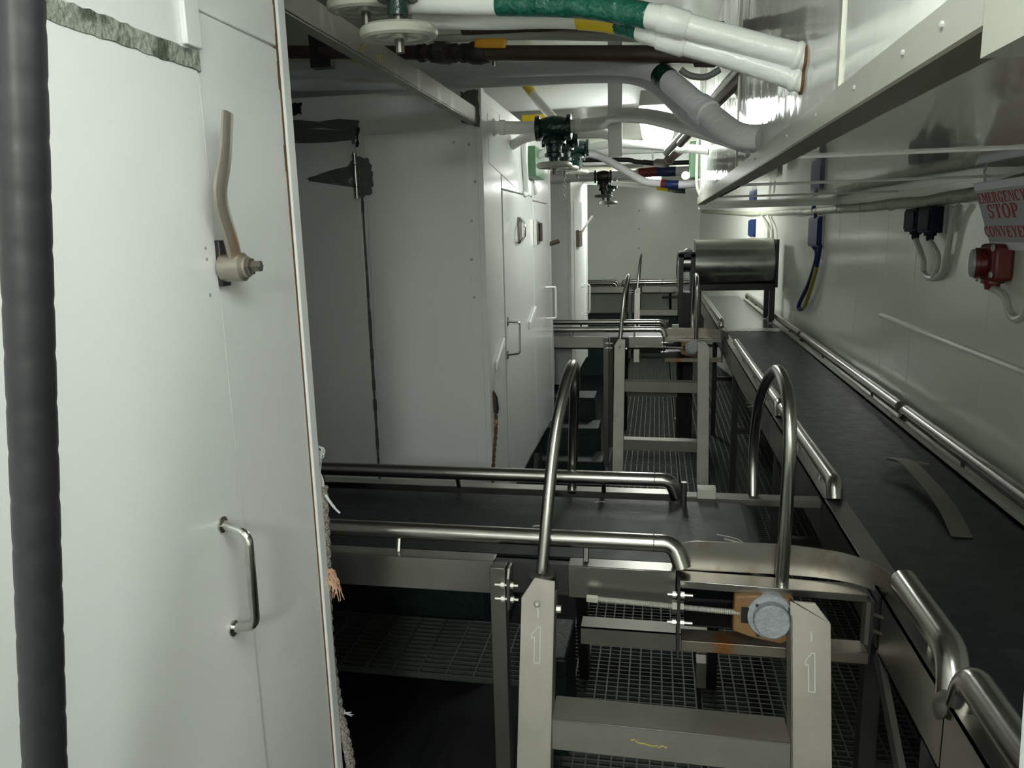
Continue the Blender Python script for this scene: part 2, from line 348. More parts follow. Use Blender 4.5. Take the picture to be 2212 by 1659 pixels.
# latch keepers
k1 = MB().prism([(XF + .004, 3.72, 1.60), (XF + .004, 3.80, 1.60), (XF + .004, 3.80, 1.725), (XF + .004, 3.72, 1.725)], (.008, 0, 0)).build('latch_plate', 'dull', d1, bevel=.002)
MB().tube(round_path([(XF + .012, 3.76, 1.72), (XF + .05, 3.66, 1.69), (XF + .05, 3.66, 1.635), (XF + .012, 3.76, 1.605)], .02), .006, 8).build('latch_bow', 'handle', d1)
MB().prism([(XF + .004, 4.25, 1.585), (XF + .004, 4.42, 1.585), (XF + .004, 4.42, 1.71), (XF + .004, 4.25, 1.71)], (.008, 0, 0)).build('latch_plate', 'dull', d2, bevel=.002)
MB().tube([(XF + .03, 4.30, 1.60), (XF + .03, 4.30, 1.70)], .012, 10).build('latch_roller', 'brown', d2)
MB().bar((XF + .012, 4.22, 1.58), (XF + .012, 4.22, 1.72), .02, .02).build('latch_bow', 'handle', d2)
MB().prism([(XF + .001, 3.12, 1.115), (XF + .001, 3.30, 1.195), (XF + .001, 3.30, 1.165), (XF + .001, 3.12, 1.08)], (.012, 0, 0)).build('door_stop', 'door', f2, bevel=.003)
MB().prism([(XF + .005, 3.98, 1.185), (XF + .005, 4.19, 1.25), (XF + .005, 4.19, 1.215), (XF + .005, 3.98, 1.145)], (.012, 0, 0)).build('door_stop', 'door', d1, bevel=.003)
g0, g1 = V((XF + .004, 4.62, 1.32)), V((XF + .004, 4.62, 1.13))
MB().tube(round_path([g0, g0 + V((.06, .03, 0)), g1 + V((.06, .03, 0)), g1], .014), .007, 8).build('handle', 'white', d2)
MB().tube([(XF, 4.88, 1.575), (XF + .05, 4.93, 1.59)], .014, 10).build('latch_pin', 'brown', f2)
# end door facing the camera, with bare-metal patches and a strap hinge
yf = 3.0
ed = MB().box((-2.2, yf - .012, .45), (-1.172, yf - .001, 2.06)).build('end_door', 'white', f2, bevel=.003)
MB().box((-1.150, yf - .005, .45), (-.73, yf - .001, 2.046)).build('end_panel', 'white', f2, bevel=.002)
MB().box((-2.2, yf - .005, 2.052), (-.73, yf - .001, 2.185)).build('end_panel', 'white', f2, bevel=.002)
def ragged(poly, n=5, amp=.006):
    out = []
    for i, p in enumerate(poly):
        q = poly[(i + 1) % len(poly)]
        for k in range(n):
            t = k / n; s = 0 if k == 0 else amp; out.append((p[0] + (q[0] - p[0]) * t + random.uniform(-s, s), p[1] + (q[1] - p[1]) * t + random.uniform(-s, s)))
    return out
def patch(poly, y, name, m_, par, d=.004): 
    return MB().prism([(a, y, b) for a, b in ragged(poly)], (0, -d, 0)).build(name, m_, par)
bs = lambda pts: [(PY(u, v, 2.985).x, PY(u, v, 2.985).z) for u, v in pts]
patch(bs([(560, 262), (774, 260), (776, 280), (560, 279)]), yf - .012, 'bare_strip', 'bare', f2)
patch(bs([(560, 281), (768, 281), (768, 312), (752, 303), (560, 314)]), yf - .012, 'bare_strip', 'bare', f2)
patch(bs([(768, 276), (777, 276), (773, 318), (768, 318)]), yf - .012, 'bare_strip', 'black', f2)
patch([(-1.40, 1.886), (-1.22, 1.925), (-1.17, 1.965), (-1.13, 1.955), (-1.112, 1.90), (-1.12, 1.82), (-1.165, 1.80), (-1.2, 1.85)], yf - .012, 'bare_patch', 'bare', f2)
hg = MB().prism([(-1.385, yf - .016, 1.890), (-1.195, yf - .016, 1.925), (-1.195, yf - .016, 1.845), (-1.385, yf - .016, 1.876)], (0, -.004, 0)).build('strap_hinge', 'bare', f2, bevel=.001)
MB().tube([(-1.182, yf - .024, 1.80), (-1.182, yf - .024, 1.975)], .010, 12).build('hinge_pin', 'tube', hg)
for z in (1.845, 1.93): MB().torus((-1.182, yf - .024, z), (0, 0, 1), .0095, .0015, 14, 6).build('hinge_ring', 'dark', hg)
m = MB()
for i in range(34):
    z0 = .5 + i * .043; w = random.uniform(.0015, .0045) * (1.6 if z0 < 1.3 else 1)
    m.box((-1.166 - w, yf - .0125, z0), (-1.166 + w, yf - .004, z0 + .044))
m.build('joint', 'bare', f2)
patch([(-1.46, 2.13), (-1.40, 2.135), (-1.395, 2.18), (-1.46, 2.185)], yf - .004, 'bare_patch', 'black', f2)
patch([(-.742, 2.07), (-.675, 2.05), (-.675, 2.185), (-.745, 2.185)], yf - .006, 'bare_patch', 'bare', f2)
for x, z in ((-.78, 2.00), (-.72, 1.99), (-.70, 1.85), (-.72, 1.70), (-.725, 1.55), (-.72, 1.40)):
    MB().lathe((x, yf - .004, z), (0, -1, 0), [(0, .006), (.002, .005), (.003, .001)], 8).build('rivet', 'grey', f2)

f3 = freezer('farthest white freezer seen past the second conveyor', 6.10, 7.55, 1)
d3 = MB().box((XF - .006, 6.35, .45), (XF + .004, 7.3, 1.90)).build('door', 'white', f3, bevel=.003)
MB().box((XF - .006, 6.17, .45), (XF, 6.335, 2.15)).build('side_panel', 'white', f3, bevel=.002)
MB().box((XF - .005, 6.336, .45), (XF - .002, 6.349, 2.15)).build('joint', 'dark', f3)
l3 = MB().bar((XF + .01, 6.6, 1.60), (XF + .09, 7.1, 1.78), .018, .01).build('lever_latch', 'lever', d3)
MB().box((XF + .004, 6.5, 1.52), (XF + .03, 6.75, 1.66)).build('latch_plate', 'brown', l3, bevel=.004)
for ya in (6.9, 7.15):
    MB().tube(round_path([(XF + .004, ya, 1.16), (XF + .06, ya, 1.16), (XF + .06, ya, .90), (XF + .004, ya, .90)], .02), .006, 8).build('handle', 'white', d3)
# dark green steps in the recess beyond the second conveyor
st = thing('foundation_step', 'dark green painted steps at the foot of the farthest freezer', 'step')
for i in range(3):
    MB().box((-1.2, 5.2 + i * .28, -.36), (-.36 - .05 * i, 5.46 + i * .28, .05 + .17 * i)).build('tread', 'base', st, bevel=.006)
tag(MB().box((-.335, 2.16, -.36), (-.262, 2.42, .34)).build('machine_plinth', 'base', bevel=.01), 'dark green painted plinth under the nearest conveyor behind its left ladder side', 'plinth')

# ================================================================= OVERHEAD DUCT
dl, dz = .226, 1.785
Y0, Y1 = .60, 4.55
duct = thing('overhead_duct', 'large glossy white ceiling duct over the long right conveyor', 'duct')
ed_ = [1.085, 2.55]
cuts = [-1.2, 1.09, 2.4, Y1]
for a, b in zip(cuts, cuts[1:]):
    MB().box((dl, a + .002, dz + .035), (dl + .02, b - .002, CEIL)).build('side_panel', 'duct', duct)
for y in cuts[1:-1]: MB().box((dl - .003, y - .008, dz + .035), (dl + .003, y + .008, CEIL)).build('seam', 'flange', duct)
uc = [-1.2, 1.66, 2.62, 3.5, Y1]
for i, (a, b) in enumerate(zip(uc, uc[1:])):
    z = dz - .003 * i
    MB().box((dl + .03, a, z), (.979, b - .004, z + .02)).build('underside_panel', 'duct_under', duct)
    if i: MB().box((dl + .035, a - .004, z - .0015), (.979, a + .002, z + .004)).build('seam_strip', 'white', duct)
MB().box((dl - .006, Y0 + .02, dz - .002), (dl + .004, Y1, dz + .034)).build('edge_angle', 'flange', duct)
MB().box((dl - .006, Y0 + .02, dz - .006), (dl + .040, Y1, dz - .002)).build('edge_angle_leg', 'flange_in', duct)
MB().box((dl - .008, -1.2, dz - .020), (dl + .004, Y0 + .012, dz + .05)).build('edge_angle', 'flange', duct)
MB().box((dl - .008, -1.2, dz - .025), (dl + .05, Y0 + .012, dz - .020)).build('edge_angle_leg', 'flange', duct)
MB().box((dl, Y1, dz - .03), (.979, Y1 + .02, CEIL)).build('end_panel', 'duct', duct)
for y in (.70, .80, .98, 1.2, 1.45, 1.9): MB().lathe((dl - .006, y, dz + .018), (-1, 0, 0), [(0, .003), (.002, .003), (.003, .001)], 8).build('screw', 'grey', duct)
gb = MB().box((dl - .05, 4.58, 1.93), (dl + .03, 4.72, 2.13)).build('junction_box', 'lgreen', bevel=.006)
tag(gb, 'light green junction box at the far end of the overhead duct', 'junction box')
tag(MB().tube(smooth_path([(dl - .012, 4.5, 2.14), (dl - .014, 4.52, 2.0), (dl - .012, 4.50, 1.88), (dl + .01, 4.5, 1.82)]), .008, 8).build('conduit', 'cable'), 'thin white conduit down the end of the overhead duct by the green box', 'conduit')

# ================================================================= LONG CONVEYOR along the right wall
RAILZ, BELTZ = .975, .922
rc = thing('belt_conveyor', 'long black belt conveyor running along the right wall', 'conveyor')
MB().box((.50, .30, BELTZ - .006), (.868, 5.70, BELTZ)).build('belt', 'belt', rc)
MB().box((.50, .30, BELTZ - .12), (.868, 5.70, BELTZ - .112)).build('return_belt', 'belt', rc)
MB().box((.50, 5.70, BELTZ - .006), (.868, 8.6, BELTZ - .001)).build('slide_sheet', 'slide', rc)
m = MB(); lo = []; hi = []
for i in range(25):
    x = .50 + .40 * i / 24; lo.append(V((x, 5.60 + random.uniform(-.02, .02), BELTZ))); hi.append(V((x, 5.76 + random.uniform(-.01, .01), BELTZ)))
for i in range(24): m.prism([lo[i], lo[i + 1], hi[i + 1], hi[i]], (0, 0, .003))
m.build('belt_edge_strip', 'flange', rc)
def beam_y(x0, x1, ya, yb, z0, z1, name='side_beam', mt='steel'):
    MB().box((x0, ya, z0), (x0 + .004, yb, z1)).box((x0, ya, z1 - .004), (x1, yb, z1)).box((x0, ya, z0), (x1, yb, z0 + .004)).build(name, mt, rc)
for a, b in ((.25, 1.155), (1.16, 1.50), (1.52, 2.06), (2.07, 3.05), (3.06, 4.70), (4.72, 8.6)): beam_y(.443, .492, a, b, .805, .930)
MB().box((.450, 1.53, .925), (.500, 2.05, .931)).build('skirt_plate', 'dull', rc)
for a, b in ((.25, 3.0), (3.01, 5.05), (5.06, 8.2)):
    MB().box((.872, a, .93), (.885, b, .944)).build('wear_strip', 'flange', rc)
    MB().box((.885, a, .80), (.925, b, .925)).build('side_beam', 'steel', rc)
def rail(path, r, par, mt='tube', name='rail'): return MB().tube(round_path(path, .05, 6), r, 14).build(name, mt, par)
xr = .472; r_ = .021
rail([(xr, .30, RAILZ), (xr, 1.145, RAILZ), (xr - .006, 1.150, .925)], r_ + .005, rc)
rail([(xr, 1.47, RAILZ), (xr, 1.215, RAILZ), (xr - .01, 1.175, .90)], r_ + .005, rc)
MB().lathe((xr, 1.462, RAILZ), (0, 1, 0), [(0, r_ + .005), (.012, r_ + .005), (.018, .012)], 16).build('rail_end', 'tube', rc)
rail([(xr, 2.95, RAILZ), (xr, 2.07, RAILZ), (xr, 2.055, .935)], r_, rc)
rail([(xr, 4.70, RAILZ), (xr, 3.02, RAILZ), (xr, 3.0, .93)], r_, rc)
rail([(xr, 7.9, RAILZ), (xr, 5.82, RAILZ), (xr, 5.80, .93)], r_, rc)
for y in (1.32, 2.25, 2.6, 3.3, 3.8, 4.3, 6.2, 7.0): MB().tube([(xr, y, .928), (xr, y, RAILZ - r_ + .003)], .006, 8).build('rail_post', 'tube', rc)
xw = .905
for a, b in ((.25, 2.96), (3.02, 5.03), (5.09, 8.1)):
    rail([(xw, a, RAILZ), (xw, b, RAILZ), (xw, b + .015, .935)], .019, rc)
for y in (.6, 1.5, 2.4, 3.4, 4.4, 5.5, 6.5, 7.4): MB().tube([(xw, y, .92), (xw, y, RAILZ - .015)], .006, 8).build('rail_post', 'tube', rc)
# legs, knee braces and cross bars
for y in (1.22, 1.60, 2.9, 4.55, 6.2, 8.0):
    for x in (.455, .885): MB().box((x - .012, y - .02, 0), (x + .022, y + .02, .81)).build('leg', 'dark', rc)
    MB().box((.455, y - .015, .45), (.905, y + .015, .48)).build('cross_bar', 'dark', rc)
MB().bar((.452, 1.53, .79), (.452, 1.27, .60), .012, .035).build('knee_brace', 'dull', rc)
MB().bar((.452, 1.27, .60), (.452, 1.25, .0), .012, .035).build('knee_brace', 'dull', rc)
for i in range(9): MB().tube([(.50, .5 + i * .55, BELTZ - .055), (.868, .5 + i * .55, BELTZ - .055)], .022, 10).build('idler_roller', 'dark', rc)
MB().tube([(.436, 1.555, .80), (.436, 1.555, .895)], .014, 10).build('hinge_knuckle', 'dull', rc)
for z in (.815, .85): MB().tube([(.432, 1.50, z + .04), (.455, 1.47, z + .045)], .004, 8).build('bolt', 'dull', rc)
MB().lathe((.445, 1.165, .915), (-1, 0, .3), [(0, .02), (.006, .024), (.012, .014), (.016, .006)], 10).build('weld', 'dull', rc)
for y in (3.55, 3.62): MB().lathe((.443, y, .84), (-1, 0, 0), [(0, .008), (.012, .008), (.013, .004), (.03, .004)], 6).build('bolt', 'dull', rc)

# loose sheet-metal offcut lying on the belt
strip = thing('metal_offcut', 'bent stainless offcut lying on the belt of the long right conveyor', 'scrap')
zb = BELTZ + .002
pp = [PZ(1915, 1008, zb) + V((0, 0, .028)), PZ(1955, 1018, zb) + V((0, 0, .03)), PZ(2005, 1062, zb) + V((0, 0, .022)), PZ(2048, 1110, zb) + V((0, 0, .010)), PZ(2078, 1161, zb)]
MB().ribbon(smooth_path(pp, 6), (1, -.05, 0), .046, .0015, (0, 0, 1)).build('strip', 'dull', strip)
MB().bar(PZ(1912, 1003, zb) + V((0, .0, .018)), PZ(2006, 1008, zb) + V((0, 0, .006)), .018, .006).build('crosspiece', 'dull', strip)

# ================================================================= CROSS CONVEYORS (belt, frame, take-up bearing)
def cross_conveyor(label, full=True):
    c = thing('cross_conveyor', label, 'conveyor')
    XL = -2.3
    MB().box((XL, 1.625, BELTZ - .006), (.225, 2.025, BELTZ)).build('belt', 'belt', c)
    # belt going round the head pulley
    arc = [V((.225, 0, BELTZ))] + [V((.225 + .042 * math.sin(a), 0, BELTZ - .042 + .042 * math.cos(a))) for a in [k * math.pi / 12 for k in range(13)]]
    m = MB(); vs = []
    for p in arc: vs += [(p.x, 1.625, p.z), (p.x, 2.025, p.z)]
    m.add(vs, [(i * 2, i * 2 + 1, i * 2 + 3, i * 2 + 2) for i in range(len(arc) - 1)]); m.build('belt_nose', 'belt', c)
    MB().box((XL, 1.625, BELTZ - .088), (.225, 2.025, BELTZ - .082)).build('return_belt', 'belt', c)
    MB().tube([(.225, 1.60, BELTZ - .042), (.225, 2.05, BELTZ - .042)], .035, 16).build('head_pulley', 'dark', c)
    MB().tube([(.225, 1.56, BELTZ - .055), (.225, 2.10, BELTZ - .055)], .012, 10).build('pulley_shaft', 'dull', c)
    def chan(xa, xb, y, sgn, z0, z1, mt='steel'):
        MB().box((xa, min(y, y + .004 * sgn), z0), (xb, max(y, y + .004 * sgn), z1)).box((xa, min(y, y + .045 * sgn), z1 - .003), (xb, max(y, y + .045 * sgn), z1)).box((xa, min(y, y + .03 * sgn), z0), (xb, max(y, y + .03 * sgn), z0 + .003)).build('side_beam', mt, c, bevel=.0015)
    chan(XL, -.352, 1.56, 1, .853, .930); chan(-.185, .048, 1.565, 1, .853, .928)
    MB().box((-.352, 1.575, .853), (-.185, 1.595, .925)).build('splice_plate', 'dark', c)
    chan(XL, .06, 2.10, -1, .853, .930)
    MB().box((.06, 2.055, .905), (.44, 2.10, .925)).build('far_frame_angle', 'dull', c, bevel=.002)
    MB().box((.115, 2.04, .925), (.165, 2.075, .955)).build('lug', 'flange', c, bevel=.002)
    MB().tube([(.078, 2.0, BELTZ), (.078, 2.0, .985)], .008, 10).build('guide_pin', 'tube', c)
    if full:
        rail([(XL, 1.605, RAILZ), (.045, 1.605, RAILZ), (.062, 1.590, .925)], .0195, c)
        rail([(XL, 2.043, RAILZ), (.045, 2.043, RAILZ), (.062, 2.05, .925)], .0195, c)
    else:
        for y in (1.605, 2.043):
            rail([(XL, y, RAILZ), (-.53, y, RAILZ), (-.505, y, .90)], .0195, c)
            rail([(-.475, y, .90), (-.45, y, RAILZ), (.42, y, RAILZ)], .0195, c)
        MB().box((.05, 1.565, .853), (.44, 1.575, .925)).build('side_beam', 'steel', c)
    for x in (-1.5, -1.04, -.585, -.148): MB().tube([(x, 1.592, .928), (x, 1.604, RAILZ - .015)], .0065, 8).build('rail_post', 'tube', c)
    for x in (-1.5, -.98, -.56, -.14): MB().tube([(x, 2.06, .928), (x, 2.044, RAILZ - .015)], .0065, 8).build('rail_post', 'tube', c)
    for y in (1.605, 2.043): MB().torus((.0, y, RAILZ), (1, 0, 0), .0195, .0012, 16, 6).build('weld_ring', 'dull', c)
    MB().box((.07, 1.63, .768), (.31, 2.03, .772)).build('slot_dark_sheet', 'black', c)  # black sheet added to darken the view through the take-up slot
    # legs and bolted flange
    MB().box((-.357, 1.54, 0), (-.322, 1.575, .925)).build('leg', 'dull', c, bevel=.002)
    MB().box((-.357, 2.06, 0), (-.322, 2.10, .86)).build('leg', 'dull', c, bevel=.002)
    for y in (1.54, 2.06): MB().box((-1.55, y, 0), (-1.515, y + .035, .86)).build('leg', 'dark', c)
    MB().prism([(-.318, 1.53, .83), (-.318, 1.575, .83), (-.318, 1.575, .925), (-.318, 1.545, .925), (-.318, 1.53, .905)], (.008, 0, 0)).build('flange_plate', 'steel', c, bevel=.002)
    for z in (.855, .888):
        b = MB().tube([(-.345, 1.535, z), (-.292, 1.535, z)], .0035, 8)
        b.lathe((-.331, 1.535, z), (1, 0, 0), [(0, .0075), (.009, .0075)], 6).lathe((-.309, 1.535, z), (1, 0, 0), [(0, .0075), (.007, .0075)], 6)
        b.build('bolt', 'zinc', c)
    if not full:
        return c
    # take-up slot: upper and lower angle, end plate, threaded rod, bearing
    MB().prism([(.05, 1.548, .913), (.43, 1.548, .905), (.43, 1.548, .909), (.05, 1.548, .917)], (0, .05, 0)).prism([(.05, 1.546, .900), (.43, 1.546, .893), (.43, 1.546, .909), (.05, 1.546, .917)], (0, .004, 0)).build('slide_angle', 'steel', c, bevel=.001)
    MB().box((.06, 1.535, .782), (.435, 1.585, .786)).box((.06, 1.533, .762), (.435, 1.538, .786)).build('slide_angle', 'stained', c, bevel=.001)
    MB().box((.050, 1.515, .755), (.056, 1.60, .918)).build('end_plate', 'dark', c, bevel=.001)
    MB().box((.435, 1.54, .755), (.441, 1.60, .90)).build('end_plate', 'dark', c, bevel=.001)
    rodA, rodB = V((-.142, 1.535, .869)), V((.178, 1.535, .858)); m = MB(); k = 150; prof = []
    L = (rodB - rodA).length
    for i in range(k + 1): prof.append((.022 + (L - .022) * i / k, .0052 if i % 2 else .0066))
    m.lathe(rodA, rodB - rodA, prof, 10).build('threaded_rod', 'zinc', c, ang=60)
    MB().bar(rodA, rodA + (rodB - rodA).normalized() * .025, .012, .012).build('rod_head', 'flange', c, bevel=.001)
    for z in (.895, .832):
        b = MB().tube([(.030, 1.525, z), (.082, 1.525, z)], .0032, 8)
        b.lathe((.040, 1.525, z), (1, 0, 0), [(0, .0068), (.008, .0068)], 6).lathe((.057, 1.525, z), (1, 0, 0), [(0, .0068), (.008, .0068)], 6); b.build('bolt', 'zinc', c)
    MB().lathe((.040, 1.535, .863), (1, 0, 0), [(0, .014), (.010, .014)], 6).lathe((.056, 1.535, .863), (1, 0, 0), [(0, .012), (.008, .012)], 6).build('lock_nut', 'dull', c)
    bh = MB().prism([(.165, 1.53, .818), (.20, 1.53, .806), (.262, 1.53, .795), (.285, 1.53, .806), (.285, 1.53, .898), (.215, 1.53, .902), (.168, 1.53, .896)], (0, .035, 0)).build('bearing_housing', 'rusty', c, bevel=.004)
    MB().box((.181, 1.526, .840), (.196, 1.531, .874)).build('slot', 'black', bh)
    bc = MB().lathe((.240, 1.535, .857), (-.02, -1, .05), [(-.01, .048), (.008, .048), (.011, .046), (.012, .036), (.034, .036), (.037, .033), (.0375, .001)], 32).build('bearing_cap', 'cap', bh)
    for a in (.7, 2.3, 4.1): MB().lathe(V((.240 + .042 * math.cos(a), 1.527, .850 + .042 * math.sin(a))), (0, -1, 0), [(0, .004), (.003, .004)], 8).build('screw', 'dark', bc)
    # curved discharge plate
    path = [V((.052, 1.602, 0)), V((.16, 1.604, 0)), V((.27, 1.606, 0)), V((.36, 1.598, 0)), V((.42, 1.575, 0)), V((.456, 1.53, 0)), V((.470, 1.475, 0))]
    path = smooth_path(path, 5); m = MB(); vs = []; n = len(path)
    for i, p in enumerate(path):
        t = i / (n - 1); z1 = .984 - .018 * max(0, t - .35) / .65 - (.012 if i == 0 else .004 if i == 1 else 0); z0 = .916 + .0 * t
        vs += [(p.x, p.y, z0), (p.x, p.y, z1), (p.x + .001, p.y + .004, z1), (p.x + .001, p.y + .004, z0)]
    m.add(vs, [(i * 4 + k, i * 4 + (k + 1) % 4, i * 4 + 4 + (k + 1) % 4, i * 4 + 4 + k) for i in range(n - 1) for k in range(4)] + [(0, 1, 2, 3), (4 * n - 4, 4 * n - 1, 4 * n - 2, 4 * n - 3)])
    m.build('discharge_plate', 'plate', c)
    return c
cc1 = cross_conveyor('nearest black cross conveyor with threaded take-up rod and grey bearing cap')
DY2, DY3 = 3.70, 8.46
cc2 = copy_tree(cc1); cc2.location = (0, DY2, 0); cc2['label'] = 'second cross conveyor, between the middle and farthest freezers'
cc3 = cross_conveyor('farthest cross conveyor in front of the end wall', False); cc3.location = (0, DY3, 0)
for a_, b_, w_ in (((.165, 1.775), (.225, 1.700), .010), ((.150, 1.800), (.215, 1.735), .005), ((-.30, 1.80), (-.27, 1.79), .012), ((-.16, 1.99), (-.135, 1.985), .006)):
    pa_, pb_ = V((a_[0], a_[1], BELTZ)), V((b_[0], b_[1], BELTZ)); md = (pa_ + pb_) / 2 + V((.012, .010, 0))
    MB().ribbon(smooth_path([pa_, md, pb_], 5), (.3, .9, 0), w_, .0006, (0, 0, 1)).build('scuff_mark', 'chalk', cc1)
for o in (cc1, cc2, cc3): o['group'] = 'cross conveyors feeding the long belt'

# ================================================================= STEP LADDERS over the cross conveyors
def step_ladder(label, marks):
    t = thing('step_ladder', label, 'ladder')
    zt, yt, lean = .912, 1.502, .30
    def lean_pt(x, z, dy=0): return V((x, yt - (zt - z) * lean + dy, z))
    for xa, xb, ch in ((-.278, -.206, -1), (.272, .348, 1)):
        top = [lean_pt(xa, zt - (.03 if ch < 0 else 0)), lean_pt(xa + (.028 if ch < 0 else 0), zt + .012 - (0 if ch < 0 else .016)), lean_pt(xb - (.028 if ch > 0 else 0), zt + (.006 if ch < 0 else -.006)), lean_pt(xb, zt - (.0 if ch < 0 else .042))]
        poly = [lean_pt(xa, .0), *top, lean_pt(xb, .0)]
        st_ = MB().prism(poly, (0, .005, 0))
        xe = xb if ch < 0 else xa; sgn = -1 if ch < 0 else 1
        st_.prism([lean_pt(xe, 0), lean_pt(xe, zt - .03), lean_pt(xe, zt - .03, .05), lean_pt(xe, 0, .05)], (.004 * sgn, 0, 0))
        s_ = st_.build('stringer', 'ladder', t, bevel=.001)
        if marks:
            xm = (xa + xb) / 2
            def strokes(pts, z0, h, w, lw):
                m = MB()
                for a, b in pts:
                    pa = lean_pt(xm + (a[0] - .5) * w, z0 + a[1] * h, -.0012); pb = lean_pt(xm + (b[0] - .5) * w, z0 + b[1] * h, -.0012)
                    m.bar(pa, pb, lw, .0008, up=(0, -1, lean))
                return m
            one = [((.15, .78), (.55, 1)), ((.55, 1), (.75, 1)), ((.75, 1), (.75, 0)), ((.75, 0), (.35, 0)), ((.35, 0), (.35, .72)), ((.35, .72), (.15, .66)), ((.15, .66), (.15, .78))]
            strokes(one, .755 if ch < 0 else .742, .072, .030, .0022).build('painted_number', 'chalk', s_)
            strokes([((.6, 0), (.6, 1)), ((.6, 1), (.35, .8))], .845 if ch < 0 else .835, .02, .014, .003).build('painted_number', 'chalk', s_)
    for z in (.645, .268):
        p0 = lean_pt(-.208, z, .004); p1 = lean_pt(.273, z - .004, .004)
        m = MB(); m.prism([p0, p1, p1 + V((0, .085, 0)), p0 + V((0, .085, 0))], (0, 0, -.004)).prism([p0, p1, p1 + V((0, 0, -.072)), p0 + V((0, 0, -.072))], (0, .004, 0))
        stp = m.build('step', 'ladder', t, bevel=.0015)
        if marks and z > .5:
            k = MB()
            for i in range(26):
                tt = i / 25; xx = -.04 + .115 * tt; zz = z - .030 - .010 * math.sin(tt * 3.3) + random.uniform(-.002, .002)
                q = lean_pt(xx, z, .0034); k.add([(q.x - .0022, q.y, zz - .0016), (q.x + .0022, q.y, zz - .0016), (q.x + .002, q.y, zz + .0016), (q.x - .002, q.y, zz + .0016)], [(0, 1, 2, 3)])
            k.build('marker_scribble', 'ymark', stp)
    for x, z, d in ((-.215, .86, 1),): MB().lathe(lean_pt(-.243, .872, -.001), (0, -1, .3), [(0, .008), (.003, .007), (.006, .003)], 10).build('bolt', 'flange', t)
    MB().lathe(lean_pt(-.204, .855, .02), (1, 0, 0), [(0, .008), (.010, .008)], 6).build('nut', 'zinc', t)
    MB().lathe((-.243, 1.558, .905), (0, 0, 1), [(0, .030), (.004, .030)], 16).build('handrail_foot', 'dull', t)
    # far-side flight
    for x, xt in ((-.268, -.238), (.195, .160)):
        MB().prism([(xt, 2.11, .86), (xt, 2.15, .90), (x, 2.68, 0.), (x, 2.60, 0)], (.034, 0, 0)).build('stringer', 'black', t)  # black colour stands for the shadow on these far-side stringers
    MB().box((-.222, 2.20, .428), (.165, 2.27, .432)).box((-.222, 2.20, .375), (.165, 2.204, .432)).build('step', 'ladder', t)
    MB().box((.158, 2.60, 0), (.193, 2.66, .10)).build('foot_plate', 'ladder', t)
    # two hoop handrails
    def hoop(pts): MB().tube(smooth_path(pts, 6), .0135, 14).build('hoop_handrail', 'tube', t)
    hoop([(-.243, 1.565, .908), (-.232, 1.60, 1.06), (-.220, 1.655, 1.205), (-.206, 1.72, 1.295), (-.199, 1.81, 1.332), (-.203, 1.91, 1.300), (-.214, 2.0, 1.215), (-.226, 2.07, 1.07), (-.232, 2.085, .915)])
    hoop([(.266, 1.572, .908), (.267, 1.565, 1.08), (.267, 1.560, 1.22), (.267, 1.60, 1.30), (.267, 1.70, 1.334), (.267, 1.80, 1.324), (.267, 1.95, 1.258), (.267, 2.06, 1.170), (.267, 2.115, 1.04), (.267, 2.09, .915)])
    return t
sl1 = step_ladder('nearest stainless step ladder marked with the number 1', True)
sl2 = step_ladder('second step ladder, over the cross conveyor between the freezers', False); sl2.location = (0, DY2, 0)
sl3 = copy_tree(sl2); sl3.location = (0, DY3, 0); sl3['label'] = 'farthest pale step ladder, beside the stainless hood'
for o in (sl1, sl2, sl3): o['group'] = 'step ladders over the cross conveyors'

# ================================================================= STAINLESS HOOD over the far end of the belt
hm = thing('roller_hood', 'polished stainless barrel hood on black legs over the far end of the right conveyor', 'hood')
yh = 6.1; x0, x1 = .288, .875; zc, rr = 1.375, .187
arc = [(math.pi * (.02 + .78 * k / 22)) for k in range(23)]
pr = [V((0, yh + .10 - rr * math.sin(a) * 1.0, zc + rr * math.cos(a))) for a in [k * math.radians(158) / 22 for k in range(23)]]
m = MB(); vs = []
for p in pr: vs += [(x0, p.y, p.z), (x1, p.y + .02, p.z), (x1, p.y + .026, p.z - .004), (x0, p.y + .006, p.z - .004)]
m.add(vs, [(i * 4 + k, i * 4 + (k + 1) % 4, i * 4 + 4 + (k + 1) % 4, i * 4 + 4 + k) for i in range(len(pr) - 1) for k in range(4)])
m.build('barrel_cover', 'hood', hm, ang=50)
MB().box((x0, yh + .10, zc + rr - .012), (x1, yh + .32, zc + rr)).build('top_plate', 'hood', hm, bevel=.004)
for x in (x0 + .002, x1 - .006): MB().prism([(x, p.y + .012, p.z) for p in pr] + [(x, yh + .30, zc - rr * .86), (x, yh + .30, zc + rr - .01)], (.004, 0, 0)).build('end_plate', 'dark', hm)
MB().box((x1, yh - .04, zc - .18), (x1 + .022, yh + .30, zc + rr - .01)).build('end_housing', 'black', hm)
MB().box((x0 + .02, yh - .02, 1.175), (x1, yh + .03, 1.225)).build('cross_frame', 'dark', hm, bevel=.003)
MB().tube([(x0, yh + .12, zc - .01), (x1, yh + .12, zc - .01)], .10, 20).build('drum', 'dark', hm)
for x in (.30, .845):
    for y in (yh - .01, yh + .28): MB().box((x, y, .80 if x < .5 else .93), (x + .04, y + .04, 1.20)).build('leg', 'black', hm)
MB().box((.168, yh - .06, 0.0), (.200, yh + .20, 1.46)).box((.255, yh - .06, 0.0), (.285, yh + .20, 1.46)).box((.168, yh - .06, 1.435), (.285, yh + .20, 1.475)).box((.168, yh - .0, .0), (.285, yh + .20, 1.16)).build('drive_cabinet', 'black', hm)
MB().tube([(.200, yh + .06, 1.39), (.255, yh + .06, 1.39)], .075, 24).build('drive_drum', 'hood', hm)
